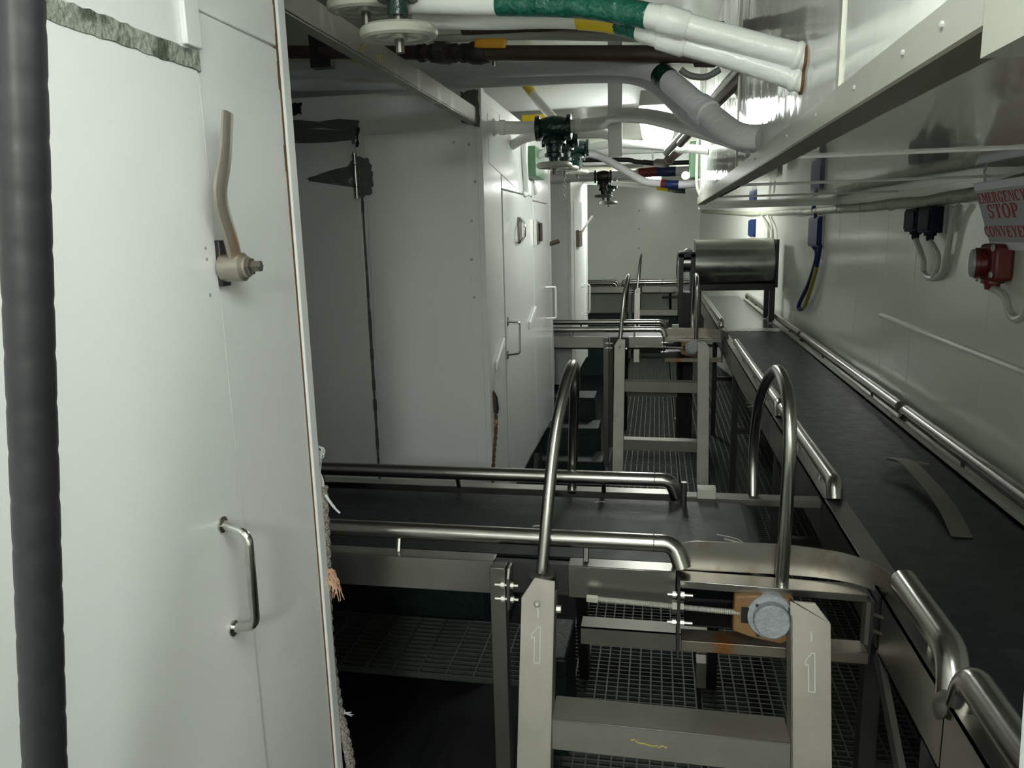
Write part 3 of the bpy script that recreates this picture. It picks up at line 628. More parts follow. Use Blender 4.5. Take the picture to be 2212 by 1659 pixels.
MB().lathe((.235, yh + .02, 1.475), (0, 0, 1), [(0, .034), (.012, .030), (.022, .016), (.026, .002)], 16).build('dome_cap', 'sign', hm)

# ================================================================= OVERHEAD PIPES, VALVES, BRACKETS
def P(u, v, y): return PY(u, v, y)
def pipe(name, label, pts, r, m_='pipe', cat='pipe', bands=(), n=16, sm=5, group=None, sockets=()):
    path = smooth_path(pts, sm); L = len(path)
    rr_ = r if isinstance(r, (int, float)) else None
    o = MB().tube(path, r, n).build(name, m_)
    tag(o, label, cat, group)
    for a, b, bm_ in bands:        # painted code bands, thin sleeves over the pipe
        i0, i1 = int(a * (L - 1)), max(int(b * (L - 1)), int(a * (L - 1)) + 1)
        MB().tube(path[i0:i1 + 1], rr_ * 1.05, n).build('colour_band', bm_, o)
    for a, ln in sockets:
        i0 = int(a * (L - 1)); d = (path[min(i0 + 1, L - 1)] - path[max(i0 - 1, 0)]).normalized()
        MB().lathe(path[i0] - d * ln / 2, d, [(0, rr_ * 1.02), (.004, rr_ * 1.16), (ln - .004, rr_ * 1.16), (ln, rr_ * 1.02)], n).build('socket', m_, o)
    return o
E_A = V((.228, 1.345, 1.909)); E_B = V((.228, 1.362, 1.877))
pipe('water_pipe', 'upper white pipe with a wide green band sloping down into the duct side', [P(886, 6, 1.47), P(1000, 8, 1.44), P(1130, 9, 1.41), P(1260, 13, 1.38), P(1400, 34, 1.34), P(1470, 52, 1.34), P(1600, 88, 1.345), E_A], .0190, bands=((.25, .575, 'gband'),), sockets=((.70, .05), (.99, .012)))
pipe('water_pipe', 'lower white pipe with yellow and green bands beneath the wide green band', [P(900, 40, 1.53), P(1050, 42, 1.50), P(1200, 38, 1.46), P(1320, 46, 1.42), P(1400, 70, 1.38), P(1470, 92, 1.37), P(1600, 130, 1.365), E_B], .0185, bands=((.36, .46, 'yellow'), (.46, .57, 'gband')), sockets=((.70, .05), (.99, .012)))
for e, lb in ((E_A, 'rusted collar where the upper white pipe enters the duct'), (E_B, 'rusted collar where the lower white pipe enters the duct')):
    tag(MB().torus(e + V((-.004, 0, 0)), (1, 0, 0), .0185, .0025, 20, 8).build('pipe_collar', 'rust'), lb, 'collar')
# lagged pair in front of the middle freezer, bending down to the duct
pipe('lagged_pipe', 'thick lagged pipe with a dark green band bending down into the duct', [P(560, 152, 2.86), P(800, 152, 2.78), P(1050, 148, 2.6), P(1280, 140, 2.33), P(1395, 146, 2.18), P(1445, 175, 2.1), P(1520, 238, 1.99), P(1590, 290, 1.9), V((.228, 1.86, 1.845))], .0285, 'lag', bands=((.585, .635, 'green'),), sockets=((.755, .05),), sm=8)
pipe('lagged_pipe', 'lower lagged pipe running behind the pipe with the green band', [P(560, 184, 2.93), P(800, 178, 2.88), P(1050, 172, 2.75), P(1280, 160, 2.5), P(1380, 164, 2.36), P(1440, 200, 2.28), P(1510, 262, 2.17), V((.228, 2.03, 1.855))], .027, 'lag', sm=8)
tag(MB().lathe(P(775, 150, 2.83) + V((-.02, 0, 0)), (1, -.1, 0), [(0, .031), (.045, .031)], 16).build('colour_band', 'yellow'), 'yellow band around the lagged pipe above the end door', 'band')
# dark pipe with ball valve
dp = thing('drain_pipe', 'dark rusty pipe with a yellow-handled ball valve under the ceiling', 'pipe')
a_, b_ = P(560, 112, 2.62), P(1570, 118, 2.05)
MB().tube([a_, b_], .0215, 14).build('pipe', 'brown', dp)
d_ = (b_ - a_).normalized()
def on(u): 
    return a_ + d_ * ((P(u, 113, 2.62 + (2.05 - 2.62) * (u - 560) / 1010) - a_).dot(d_))
c_ = on(975); MB().lathe(c_ - d_ * .02, d_, [(0, .034), (.04, .034)], 6).build('union_nut', 'dull', dp)
for u in (930, 955, 1000, 1020): MB().lathe(on(u) - d_ * .008, d_, [(0, .027), (.016, .027)], 8).build('fitting', 'dark', dp)
vb = MB().lathe(on(1050) - d_ * .035, d_, [(0, .026), (.01, .028), (.02, .032), (.05, .032), (.06, .028), (.07, .026)], 12).build('ball_valve', 'dark', dp)
lc = on(1062) + V((0, -.03, .02)); MB().bar(lc - d_ * .02, lc + d_ * .085, .012, .026, up=(0, 0, 1)).build('valve_handle', 'orange', vb, bevel=.005)
MB().lathe(on(1085) + V((0, 0, -.02)), (0, 0, -1), [(0, .006), (.014, .006)], 8).build('valve_stem', 'tube', vb)
MB().lathe(on(1528) - d_ * .025, d_, [(0, .030), (.05, .030)], 8).build('fitting', 'brown', dp)
MB().box(on(706) + V((-.035, -.02, -.05)), on(706) + V((.035, .02, .06))).build('pipe_clamp', 'black', dp)
pipe('brown_pipe', 'brown pipe close under the ceiling behind the white pipes', [P(1000, 62, 2.9), P(1300, 55, 2.8), P(1560, 62, 2.6)], .022, 'brown')
pipe('cable_conduit', 'thin pale conduit crossing under the ceiling behind the yellow handle', [P(900, 85, 2.95), P(1150, 78, 2.85), P(1480, 84, 2.6)], .014, 'ceil', cat='conduit')

def gate_valve(name, label, c, s, wheel_tilt=(0, 0, 1), body='green', stem=1.0, wheel='flange', flg='green', axis=(1, 0, 0)):
    t = thing(name, label, 'valve'); c = V(c); ax = V(axis)
    b = MB().lathe(c - ax * .06 * s, ax, [(0, .042 * s), (.014 * s, .042 * s), (.0141 * s, .03 * s), (.035 * s, .036 * s), (.06 * s, .040 * s), (.085 * s, .036 * s), (.1059 * s, .03 * s), (.106 * s, .042 * s), (.12 * s, .042 * s)], 20)
    b.build('body', body, t)
    z = c + V((0, 0, -.03 * s))
    MB().lathe(z, (0, 0, -1), [(0, .034 * s), (.012 * s, .042 * s), (.024 * s, .042 * s), (.0241 * s, .028 * s), (.05 * s, .026 * s), (.055 * s, .032 * s), (.066 * s, .032 * s), (.0661 * s, .018 * s), (.09 * s, .016 * s)], 18).build('bonnet', body, t)
    for k in range(6):
        a = k * math.pi / 3; MB().lathe(z + V((.036 * s * math.cos(a), .036 * s * math.sin(a), -.024 * s)), (0, 0, -1), [(0, .006 * s), (.008 * s, .006 * s)], 6).build('bolt', body, t)
    zw = z + V((0, 0, -(.09 + .03 * stem) * s))
    MB().tube([z + V((0, 0, -.08 * s)), zw + V((0, 0, -.03 * s))], .007 * s, 10).build('stem', 'dull', t)
    w = MB().torus(zw, wheel_tilt, .052 * s, .010 * s, 30, 10).build('handwheel', wheel, t)
    m = MB(); u_, v_ = frame(V(wheel_tilt))
    for k in range(4):
        a = k * math.pi / 2 + .4; m.bar(zw, zw + (u_ * math.cos(a) + v_ * math.sin(a)) * .05 * s, .012 * s, .006 * s)
    m.lathe(zw + V((0, 0, .01 * s)), (0, 0, -1), [(0, .012 * s), (.02 * s, .014 * s)], 12).build('spokes', wheel, w)
    return t
p1 = P(862, 71, 1.42); gate_valve('gate_valve', 'green valve with a pale handwheel, lower of the pair beside the brown angle', p1 + V((0, 0, .1656)), 1.15, (0.0, -.06, 1), stem=.8)
p2 = P(790, 12, 1.50); gate_valve('gate_valve', 'green valve with a pale handwheel, upper of the pair at the top edge', p2 + V((0, 0, .1728)), 1.2, (.0, -.10, 1), stem=.8)
# brown angle bar between the tops of the freezers
ab = thing('angle_bar', 'brown angle bar running from the nearest freezer to the middle freezer', 'bar')
za = 2.122; zb_ = 2.066
MB().prism([(-.690, 1.37, zb_), (-.690, 2.985, zb_), (-.690, 2.985, za), (-.690, 1.37, za)], (.006, 0, 0)).build('upright_leg', 'bar', ab)
MB().prism([(-.712, 1.37, zb_ - .004), (-.712, 2.985, zb_ - .004), (-.684, 2.985, zb_ - .004), (-.684, 1.37, zb_ - .004)], (0, 0, .006)).build('flat_leg', 'bar', ab)
def mark(u0, v0, segs, w, h):
    m = MB()
    for (ax_, ay_), (bx_, by_) in segs:
        pa = PX(u0 + ax_ * w, v0 - ay_ * h, -.6835); pb = PX(u0 + bx_ * w, v0 - by_ * h, -.6835); m.bar(pa, pb, .0035, .0006, up=(1, 0, 0))
    m.build('marker_letter', 'ymark', ab)
mark(779, 112, [((0, 0), (.1, 1)), ((.05, .5), (.8, 1)), ((.05, .5), (.9, .1)), ((.9, .1), (.9, -.2))], 13, 16)
mark(814, 132, [((0, 0), (.1, 1)), ((.4, 0), (.35, .8)), ((.35, .8), (.9, .9)), ((.9, .9), (.8, 0))], 14, 14)

# pipes from the side of the middle freezer with the green valves
z1_ = 2.078
pipe('refrigerant_pipe', 'white pipe from the middle freezer looping back over the passage to the duct', [V((XF, 3.224, z1_)), P(1130, 276, 3.224), P(1220, 274, 3.224), P(1280, 268, 3.22), P(1312, 262, 3.16), P(1330, 250, 3.02), P(1400, 252, 2.8), P(1500, 276, 2.45), V((.228, 2.12, 1.86))], .026, 'pipe', sockets=((.07, .03), (.30, .03)))
tag(MB().lathe((XF + .002, 3.224, z1_), (1, 0, 0), [(0, .036), (.006, .034), (.010, .027)], 16).build('pipe_collar', 'lag'), 'rusty collar where the white pipe leaves the middle freezer', 'collar')
gate_valve('gate_valve', 'nearest dark green valve hanging beside the middle freezer', P(1196, 276, 3.224), 1.2, stem=.1, wheel='flange')
pipe('refrigerant_pipe', 'second white pipe from the middle freezer behind the looping pipe', [V((XF, 3.62, 2.045)), P(1150, 294, 3.62), P(1260, 289, 3.62), P(1310, 290, 3.62), P(1330, 306, 3.64)], .022, 'pipe')
gate_valve('gate_valve', 'middle dark green valve of the three beside the middle freezer', P(1218, 296, 3.62), 1.1, stem=.2)
pipe('refrigerant_pipe', 'bright thin white pipe running into the far part of the duct', [V((XF, 4.1, 2.02)), P(1200, 320, 4.1), P(1262, 320, 4.1), P(1300, 314, 4.0), P(1340, 311, 3.9), P(1430, 316, 3.8), V((.228, 3.742, 1.997))], .020, 'pipe', sockets=((.93, .05),))
gate_valve('gate_valve', 'farthest dark green valve of the three beside the middle freezer', P(1247, 320, 4.1), 1.0, stem=.0)
# grey pipe with red and blue bands, and its neighbours further in
pipe('refrigerant_pipe', 'grey pipe with red and blue bands below the lamp', [V((-2.94, 5.2, P(1265, 332, 5.2).z)), P(1200, 332, 5.2), P(1265, 332, 5.2), P(1300, 340, 5.2), P(1345, 365, 5.1), P(1390, 391, 5.0), P(1430, 396, 4.95), P(1490, 398, 4.9), V((.97, 4.85, 1.93))], .024, 'lag', bands=((.755, .80, 'redband'), (.80, .86, 'blueband')), sm=12)
pipe('refrigerant_pipe', 'far pipe with red and blue bands behind the grey pipe', [V((-2.94, 6.02, P(1303, 381, 6.02).z)), P(1303, 381, 6.02), P(1380, 374, 6.0), P(1420, 371, 5.98), P(1460, 370, 5.96), V((.95, 5.9, P(1500, 368, 5.9).z))], .034, 'lag', bands=((.4, .6, 'redband'), (.6, .8, 'blueband')), sm=12)
pipe('air_pipe', 'far pale pipe with yellow and dark green bands before the end wall', [V((XF - .05, 7.2, P(1262, 393, 7.2).z)), P(1262, 393, 7.2), P(1350, 398, 7.0), P(1420, 405, 6.9), P(1445, 408, 6.88), P(1490, 412, 6.8), V((.93, 6.7, P(1500, 413, 6.8).z))], .022, 'pipe', bands=((.5, .667, 'yellow'), (.667, .833, 'green')), sm=12)
pipe('air_pipe', 'dark narrow pipe with couplings crossing before the far pipes', [V((-2.94, 5.8, P(1200, 346, 5.8).z)), P(1265, 346, 5.8), P(1380, 350, 5.8), P(1450, 352, 5.8), V((.96, 5.7, P(1500, 352, 5.8).z))], .016, 'dark', sockets=((.6, .09), (.85, .06)))
pipe('service_pipe', 'thick dull pipe crossing high before the end wall', [V((-2.94, 8.0, P(1262, 372, 8.0).z)), P(1262, 372, 8.0), P(1360, 374, 8.0), P(1500, 362, 8.0), V((.9, 8.0, P(1500, 362, 8.0).z))], .05, 'ceil')
gate_valve('gate_valve', 'small black valve hanging far off before the end wall', P(1303, 381, 6.02), 1.1, body='black', stem=.4, wheel='dull')
gate_valve('gate_valve', 'smaller dark green valve beside the far black valve', P(1314, 395.5, 7.09), 1.3, body='green', stem=.4, wheel='dull')
# bare steel pipes rising beside the duct
pipe('steel_pipe', 'bare steel pipe rising beside the duct, left of the pair', [P(1440, 330, 3.6), P(1520, 240, 2.9), P(1605, 140, 2.35)], .016, 'tube')
pipe('steel_pipe', 'bare dark steel pipe rising beside the duct, right of the pair', [P(1470, 310, 3.3), P(1540, 232, 2.75), P(1632, 140, 2.3)], .016, 'brown')
pipe('steel_elbow', 'dark elbow of pipe with a steel flange below the lamp', [P(1468, 325, 4.6), P(1450, 340, 4.7), P(1438, 352, 4.8), P(1420, 352, 5.0)], .026, 'brown', sockets=((.5, .02),))
tag(MB().torus(P(1662, 48, 2.15), (.3, -1, .1), .030, .010, 20, 8).build('copper_ring', 'rusty'), 'copper coloured ring fitting above the white pipes by the duct', 'fitting')
pipe('hose', 'curved grey hose hanging under the ceiling by the steel pipes', [P(1470, 150, 2.6), P(1490, 163, 2.6), P(1525, 166, 2.6), P(1555, 150, 2.6)], .010, 'grey', cat='hose')
# yellow coded items
pipe('yellow_pipe', 'slim white pipe with a yellow end slanting down to the green valves', [P(1125, 168, 3.9), P(1160, 214, 3.75), P(1197, 258, 3.6)], .021, 'pipe', bands=((0, .45, 'yellow'),))
pipe('yellow_hook', 'yellow painted hook under the ceiling beside the slanting pipe', [P(1160, 190, 4.4), P(1190, 192, 4.4), P(1203, 204, 4.4), P(1198, 218, 4.4), P(1180, 224, 4.4)], .014, 'yellow', cat='hook')
tag(MB().box(P(1128, 266, 4.6), P(1180, 246, 4.6) + V((0, .03, 0))).build('yellow_plate', 'yellow'), 'yellow plate behind the pipes above the middle freezer', 'plate')
tag(MB().box((XF, 3.98, 1.93), (XF + .06, 4.30, 2.08)).build('junction_box', 'lgreen', bevel=.004), 'light green junction box on top of the middle freezer', 'junction box')
for i, (pts, lb) in enumerate((([P(1135, 290, 3.9), P(1134, 350, 3.9), P(1137, 415, 3.95), P(1128, 418, 3.9)], 'white hose hanging down the middle freezer, nearer of two'), ([P(1150, 290, 4.3), P(1143, 330, 4.25), P(1146, 380, 4.25), P(1158, 418, 4.3)], 'white hose with a rusty tip hanging by the green box, farther of two'))):
    pipe('hose', lb, pts, .014, 'pipe', cat='hose')
# painted hanger post
hp = thing('hanger_post', 'white painted flat hanger dropping from the ceiling beside the lamp', 'post')
MB().box((-.190, 3.10, 1.93), (-.138, 3.11, CEIL)).box((-.192, 3.10, 1.98), (-.188, 3.14, CEIL)).build('flat_bar', 'white', hp, bevel=.004)
# ceiling beams
for i, (y, lb) in enumerate(((4.55, 'white painted ceiling beam past the looping pipe'), (8.6, 'far white ceiling beam before the end wall'))):
    tag(MB().box((-2.9, y, CEIL - .10), (.97, y + .12, CEIL)).build('ceiling_beam', 'white', bevel=.01), lb, 'beam')
tag(MB().tube([(-1.2, 4.15, CEIL - .09), (.2, 4.05, CEIL - .09)], .09, 20).build('vent_pipe', 'white'), 'thick white vent pipe under the ceiling above the green valves', 'pipe')
# chain
ch = thing('pull_chain', 'short chain hanging below the green valves', 'chain')
c0 = P(1219, 385, 3.7)
for i in range(9): MB().torus(c0 + V((0, 0, -.012 * i)), (1, 0, 0) if i % 2 else (0, 1, 0), .006, .0018, 10, 6).build('link', 'dull', ch)

# ================================================================= LAMPS
def lamp(label, x, y0, y1, k, zt=2.255):
    t = thing('fluorescent_lamp', label, 'lamp', 'fluorescent lamps along the passage')
    hw = .084
    MB().prism([(x - hw, y0, zt - .065), (x + hw, y0, zt - .065), (x + hw * .9, y0, zt), (x - hw * .9, y0, zt)], (0, y1 - y0, 0)).build('housing', 'lampbox', t, bevel=.003)
    MB().prism([(x - hw, y0 + .004, zt - .066), (x + hw, y0 + .004, zt - .066), (x + hw * .96, y0 + .004, zt - .12), (x + hw * .72, y0 + .004, zt - .175), (x - hw * .72, y0 + .004, zt - .175), (x - hw * .96, y0 + .004, zt - .12)], (0, y1 - y0 - .008, 0)).build('diffuser', 'glow_' + k, t, bevel=.006)
    for yy in (y0 + .08, y1 - .08): MB().tube([(x, yy, zt), (x, yy, CEIL)], .008, 8).build('hanger', 'white', t)
    return t
lamp('added fill light in a lamp fitting behind the viewer, out of the picture', .08, -1.95, -1.25, 'rear_fill')  # fitting added behind the viewer as even fill for the freezer faces
lamp('lit fluorescent lamp above the viewer, out of the picture', -.02, -.10, .60, 'near')
lamp('lit fluorescent lamp behind the looping white pipe', -.004, 3.62, 4.32, 'mid')
lamp('lit fluorescent lamp far down the passage', -.05, 7.3, 8.0, 'far')
sl = thing('bulkhead_lamp', 'small round bright lamp at the far end of the duct', 'lamp')
c = P(1481, 379, 4.62)
MB().bar(c + V((0, .015, 0)), V((.24, 4.575, c.z)), .01, .01).build('bracket', 'lampbox', sl)
MB().lathe(c + V((0, .02, 0)), (0, -1, 0), [(0, .024), (.012, .024), (.016, .018)], 16).build('housing', 'lampbox', sl)
MB().lathe(c + V((0, .004, 0)), (0, -1, 0), [(0, .021), (.012, .018), (.018, .008), (.019, .001)], 16).build('lens', 'spot', sl)

# ================================================================= RIGHT WALL FITTINGS
XW = .98
loom = MB()
pts = [V((XW - .018, -.2, 1.765)), V((XW - .018, 2.0, 1.76)), PX(2112, 417, XW - .018), PX(2040, 428, XW - .018), PX(1990, 437, XW - .018), PX(1930, 440, XW - .018), PX(1870, 448, XW - .018), PX(1800, 452, XW - .018), PX(1745, 458, XW - .018), V((XW - .02, 5.8, 1.745)), V((.905, 8.2, 1.78)), V((.575, 10.4, 1.86))]
lo2 = loom.tube(smooth_path(pts, 5), .021, 12).build('cable_loom', 'loom'); tag(lo2, 'wavy painted cable loom along the top of the right wall', 'cable')
for u in (2060, 1995, 1925, 1868, 1815, 1770):
    p = PX(u, 438 + (1995 - u) * .08, XW - .018); MB().torus(V((XW - .018, p.y, p.z)), (0, 1, 0), .0212, .0015, 14, 6).build('cable_tie', 'loom', lo2)
tag(MB().tube(smooth_path([V((XW - .01, -.2, 1.735)), V((XW - .01, 2.6, 1.728)), V((XW - .01, 3.6, 1.722)), V((XW - .012, 5.8, 1.722))], 4), .008, 8).build('wall_cable', 'cable'), 'thin white cable under the loom on the right wall', 'cable')

def plug(label, u0, u1, v0, v1, col, mcol='navy', d=.05):
    t = thing('cable_plug', label, 'plug', 'plugs on the right wall')
    a = PX(u0, v0, XW); b = PX(u1, v1, XW)
    ya, yb = max(a.y, b.y), min(a.y, b.y); z1, z0 = (PX((u0 + u1) / 2, v0, XW).z, PX((u0 + u1) / 2, v1, XW).z)
    MB().box((XW - d, yb, z0 + .02), (XW, ya, z1)).build('housing', mcol, t, bevel=.004)
    MB().box((XW - d - .006, yb + .012, z0 + .03), (XW - d, ya - .012, z1 - .01)).build('cover', mcol, t, bevel=.002)
    MB().box((XW - .012, yb - .01, z0 + .018), (XW, ya + .03, z1 + .004)).build('back_plate', col, t, bevel=.002)
    ym = (ya + yb) / 2
    MB().lathe((XW - d * .55, ym, z0 + .022), (0, 0, -1), [(0, .022), (.012, .020), (.0121, .014), (.03, .012)], 10).build('cable_gland', mcol, t)
    return t, V((XW - d * .55, ym, z0 - .005))
t1, g1_ = plug('navy wall plug with a grey face, left of the pair near the sign', 1986, 2008, 450, 512, 'grey')
t2, g2_ = plug('navy wall plug with a grey face, right of the pair near the sign', 2018, 2042, 446, 515, 'grey')
pipe('hanging_cable', 'white cable looping from the left navy plug back up to the loom', [g1_, PX(1994, 560, XW - .02), PX(1996, 590, XW - .016), PX(2012, 601, XW - .016), PX(2034, 590, XW - .016), PX(2046, 545, XW - .016), PX(2058, 480, XW - .018), PX(2072, 445, XW - .02)], .0105, 'cable', cat='cable', n=8)
pipe('hanging_cable', 'white cable joining from the right navy plug', [g2_, PX(2026, 550, XW - .02), PX(2024, 578, XW - .02), PX(2014, 598, XW - .024)], .009, 'cable', cat='cable', n=8)
t3, g3_ = plug('blue wall plug above the long looping blue cable', 1760, 1778, 468, 540, 'grey', 'blue', .032)
pipe('hanging_cable', 'blue cable hanging in a long loop from the blue plug', [g3_, PX(1763, 560, XW - .03), PX(1748, 610, XW - .04), PX(1727, 655, XW - .04), PX(1727, 668, XW - .04), PX(1738, 660, XW - .04), PX(1752, 620, XW - .04), PX(1764, 575, XW - .03), PX(1772, 530, XW - .03)], .013, 'blue', cat='cable', n=8, bands=((.62, .88, 'cabley'),))
pipe('drop_cable', 'blue cable with a yellow band from the duct down to the blue plug', [V((XW - .03, 5.10, 1.76)), PX(1756, 452, XW - .03), PX(1762, 470, XW - .03)], .012, 'blue', cat='cable', n=8)
t4, g4_ = plug('far blue wall plug above the stainless hood', 1626, 1642, 474, 515, 'blue', 'blue', .06)
pipe('hanging_cable', 'pale cable beside the far blue plug', [V((.93, 7.4, 1.74)), PX(1658, 490, .93), PX(1660, 515, .93)], .012, 'cable', cat='cable', n=8)
pipe('hanging_cable', 'second pale cable beside the far blue plug, nearer the corner of the hood', [V((.93, 7.0, 1.74)), PX(1668, 490, .93), PX(1669, 515, .93)], .010, 'cable', cat='cable', n=8)

# --- emergency stop
es = thing('emergency_stop', 'dark red emergency stop switch below the warning sign', 'switch')
ec = PX(2172, 568, XW)
ex, ey, ez = XW - .045, ec.y, ec.z
MB().box((ex - .01, ey - .062, ez - .05), (XW, ey + .05, ez + .055)).build('housing', 'red', es, bevel=.012)
MB().lathe((ex, ey + .012, ez), (-1, .25, 0), [(0, .036), (.016, .036), (.018, .044), (.030, .044)], 20).build('button_collar', 'red', es)
MB().lathe((ex - .029, ey + .019, ez), (-1, .25, 0), [(0, .040), (.008, .040), (.012, .034), (.0125, .001)], 20).build('button', 'grey', es)
MB().lathe((XW - .03, ey, ez - .045), (0, 0, -1), [(0, .03), (.012, .03), (.013, .022), (.03, .018)], 12).build('cable_gland', 'red', es)
for dy, dz_ in ((-.05, .045), (-.05, -.03), (.04, -.045)): MB().lathe((ex - .009, ey + dy, ez + dz_), (-1, 0, 0), [(0, .010), (.004, .009), (.006, .004)], 10).build('screw', 'grey', es)
pipe('hanging_cable', 'white cable looping below the emergency stop', [V((XW - .03, ey, ez - .07)), PX(2170, 640, XW - .03), PX(2180, 675, XW - .03), PX(2195, 690, XW - .03), PX(2215, 680, XW - .03), PX(2228, 640, XW - .03)], .011, 'cable', cat='cable', n=8)

# --- warning sign with serif lettering
sg = thing('warning_sign', 'white emergency stop sign with red serif letters on the right wall', 'sign')
TL, TR, BL = PX(2105, 396, .90), PX(2212, 380, .90), PX(2124, 536, .963)
rv = (TR - TL).normalized(); dv = (BL - TL); dv = dv - rv * dv.dot(rv); SH = dv.length; dv.normalize(); nv = rv.cross(dv); nv = -nv if nv.x > 0 else nv; SWID = (TR - TL).length * 1.36
def sp(a, b, k=0): return TL + rv * a + dv * b + nv * k
def splate(a0, a1, b0, b1, k0, k1, name, m_, par): return MB().prism([sp(a0, b0, k0), sp(a1, b0, k0), sp(a1, b1, k0), sp(a0, b1, k0)], nv * (k1 - k0)).build(name, m_, par)
plate = splate(0, SWID, 0, SH, 0, .003, 'plate', 'sign', sg)
splate(.0, SWID, .0, SH * .11, .003, .0036, 'reflective_strip', 'reflect', sg)
splate(.0, SWID, SH * .885, SH, .003, .0036, 'reflective_strip', 'reflect', sg)
for a_s in (.15, .85): MB().bar(sp(SWID * a_s, SH * .12, -.001), V((sp(SWID * a_s, 0).x, sp(SWID * a_s, 0).y, dz - .004)), .015, .002).build('hanger_strap', 'grey', sg)
S, T, F = .21, .075, .05
def R_(a, b, c, d): return [(a, b), (c, b), (c, d), (a, d)]
def arc_(cx, cy, rx, ry, a0, a1, tv, th, n=14):
    out = []
    for k in range(n):
        q = []
        for a, inn in ((a0 + (a1 - a0) * k / n, 0), (a0 + (a1 - a0) * (k + 1) / n, 0), (a0 + (a1 - a0) * (k + 1) / n, 1), (a0 + (a1 - a0) * k / n, 1)):
            a = math.radians(a); q.append((cx + (rx - tv * inn) * math.cos(a), cy + (ry - th * inn) * math.sin(a)))
        out.append(q)
    return out
def stemser(x, w=S, y0=0, y1=1, ser=.06): return [R_(x, y0, x + w, y1), R_(x - ser, y0, x + w + ser, y0 + F), R_(x - ser, y1 - F, x + w + ser, y1)]
GL = {
 'E': (.74, stemser(.07) + [R_(.07, 0, .70, T), R_(.07, 1 - T, .68, 1), R_(.2, .47, .5, .47 + T), R_(.64, 0, .70, .26), R_(.62, .76, .68, 1), R_(.46, .36, .52, .64)]),
 'M': (1.08, [R_(.08, 0, .15, 1), R_(.0, 0, .26, F), R_(.0, 1 - F, .2, 1)] + stemser(.80) + [[(.14, 1), (.36, 1), (.58, .1), (.50, 0)], [(.50, 0), (.58, .1), (.86, 1), (.78, 1)]]),
 'R': (.86, stemser(.07) + arc_(.36, .74, .36, .26, -90, 90, S, T) + [R_(.25, 1 - T, .38, 1), R_(.25, .48, .38, .48 + T), [(.36, .5), (.54, .5), (.86, 0), (.64, 0)], R_(.6, 0, .92, F)]),
 'G': (.88, arc_(.45, .5, .45, .52, 45, 315, S, T) + [R_(.58, .0, .79, .42), R_(.48, .38, .88, .43), R_(.70, .66, .76, .96)]),
 'N': (.92, [R_(.10, 0, .17, 1), R_(.0, 0, .28, F), R_(.0, 1 - F, .2, 1), R_(.76, 0, .83, 1), R_(.64, 1 - F, .94, 1), [(.10, 1), (.34, 1), (.83, 0), (.72, 0)]]),
 'C': (.80, arc_(.44, .5, .44, .52, 50, 310, S, T) + [R_(.68, .66, .74, .96)]),
 'Y': (.86, [R_(.34, 0, .55, .46), R_(.24, 0, .65, F), [(.02, 1), (.26, 1), (.53, .42), (.36, .42)], [(.74, 1), (.82, 1), (.54, .42), (.46, .42)], R_(-.03, 1 - F, .34, 1), R_(.62, 1 - F, .90, 1)]),
 'S': (.68, arc_(.33, .745, .29, .275, 40, 270, .16, T * 1.6) + arc_(.33, .265, .31, .285, -140, 90, .17, T * 1.6) + [R_(.54, .68, .60, .98), R_(.03, .02, .09, .34)]),
 'T': (.80, stemser(.295) + [R_(.02, 1 - T, .78, 1), R_(.02, .72, .08, 1), R_(.72, .72, .78, 1)]),
 'O': (.90, arc_(.44, .5, .44, .52, 0, 360, S, T, 26)),
 'P': (.78, stemser(.07) + arc_(.36, .71, .36, .29, -90, 90, S, T) + [R_(.25, 1 - T, .38, 1), R_(.25, .42, .38, .42 + T)]),
 'V': (.88, [[(.04, 1), (.28, 1), (.52, .12), (.44, 0)], [(.72, 1), (.80, 1), (.50, 0), (.42, .02)], R_(-.02, 1 - F, .36, 1), R_(.62, 1 - F, .90, 1)]),
}
def text(word, a0, a1, btop, bbot):
    """a0..a1: where the word starts and ends along the sign"""
    gap = .10; tot = sum(GL[c][0] for c in word) + gap * (len(word) - 1); k = (a1 - a0) / tot; x = a0; m = MB(); h = bbot - btop
    for c in word:
        w, polys = GL[c]
        for q in polys: m.prism([sp(x + px * k, bbot - py * h, .003) for px, py in q], nv * .0008)
        x += (w + gap) * k
    return m.build('lettering', 'redink', plate, label='red serif word ' + word)
def al(u, v):
    r = _ray(u, v); q = EYE + r * ((TL - EYE).dot(nv) / r.dot(nv)) - TL; return q.dot(rv), q.dot(dv)
def line(word, uL, vL, n_first, uR, vR, hpx):
    """the first n letters run from pixel uL to uR"""
    aL, bL = al(uL, vL); aR, bR = al(uR, vR); b_ = (bL + bR) / 2
    part = sum(GL[c][0] for c in word[:n_first]) + .10 * (n_first - 1); tot = sum(GL[c][0] for c in word) + .10 * (len(word) - 1)
    h = abs(al(uL, vL + hpx / 2)[1] - al(uL, vL - hpx / 2)[1]); text(word, aL, aL + (aR - aL) * tot / part, b_ - h / 2, b_ + h / 2)
line('EMERGENCY', 2115, 428, 8, 2205, 420, 22)
line('STOP', 2137, 457, 4, 2203, 451, 30)
line('CONVEYER', 2130, 500, 7, 2212, 498, 22)

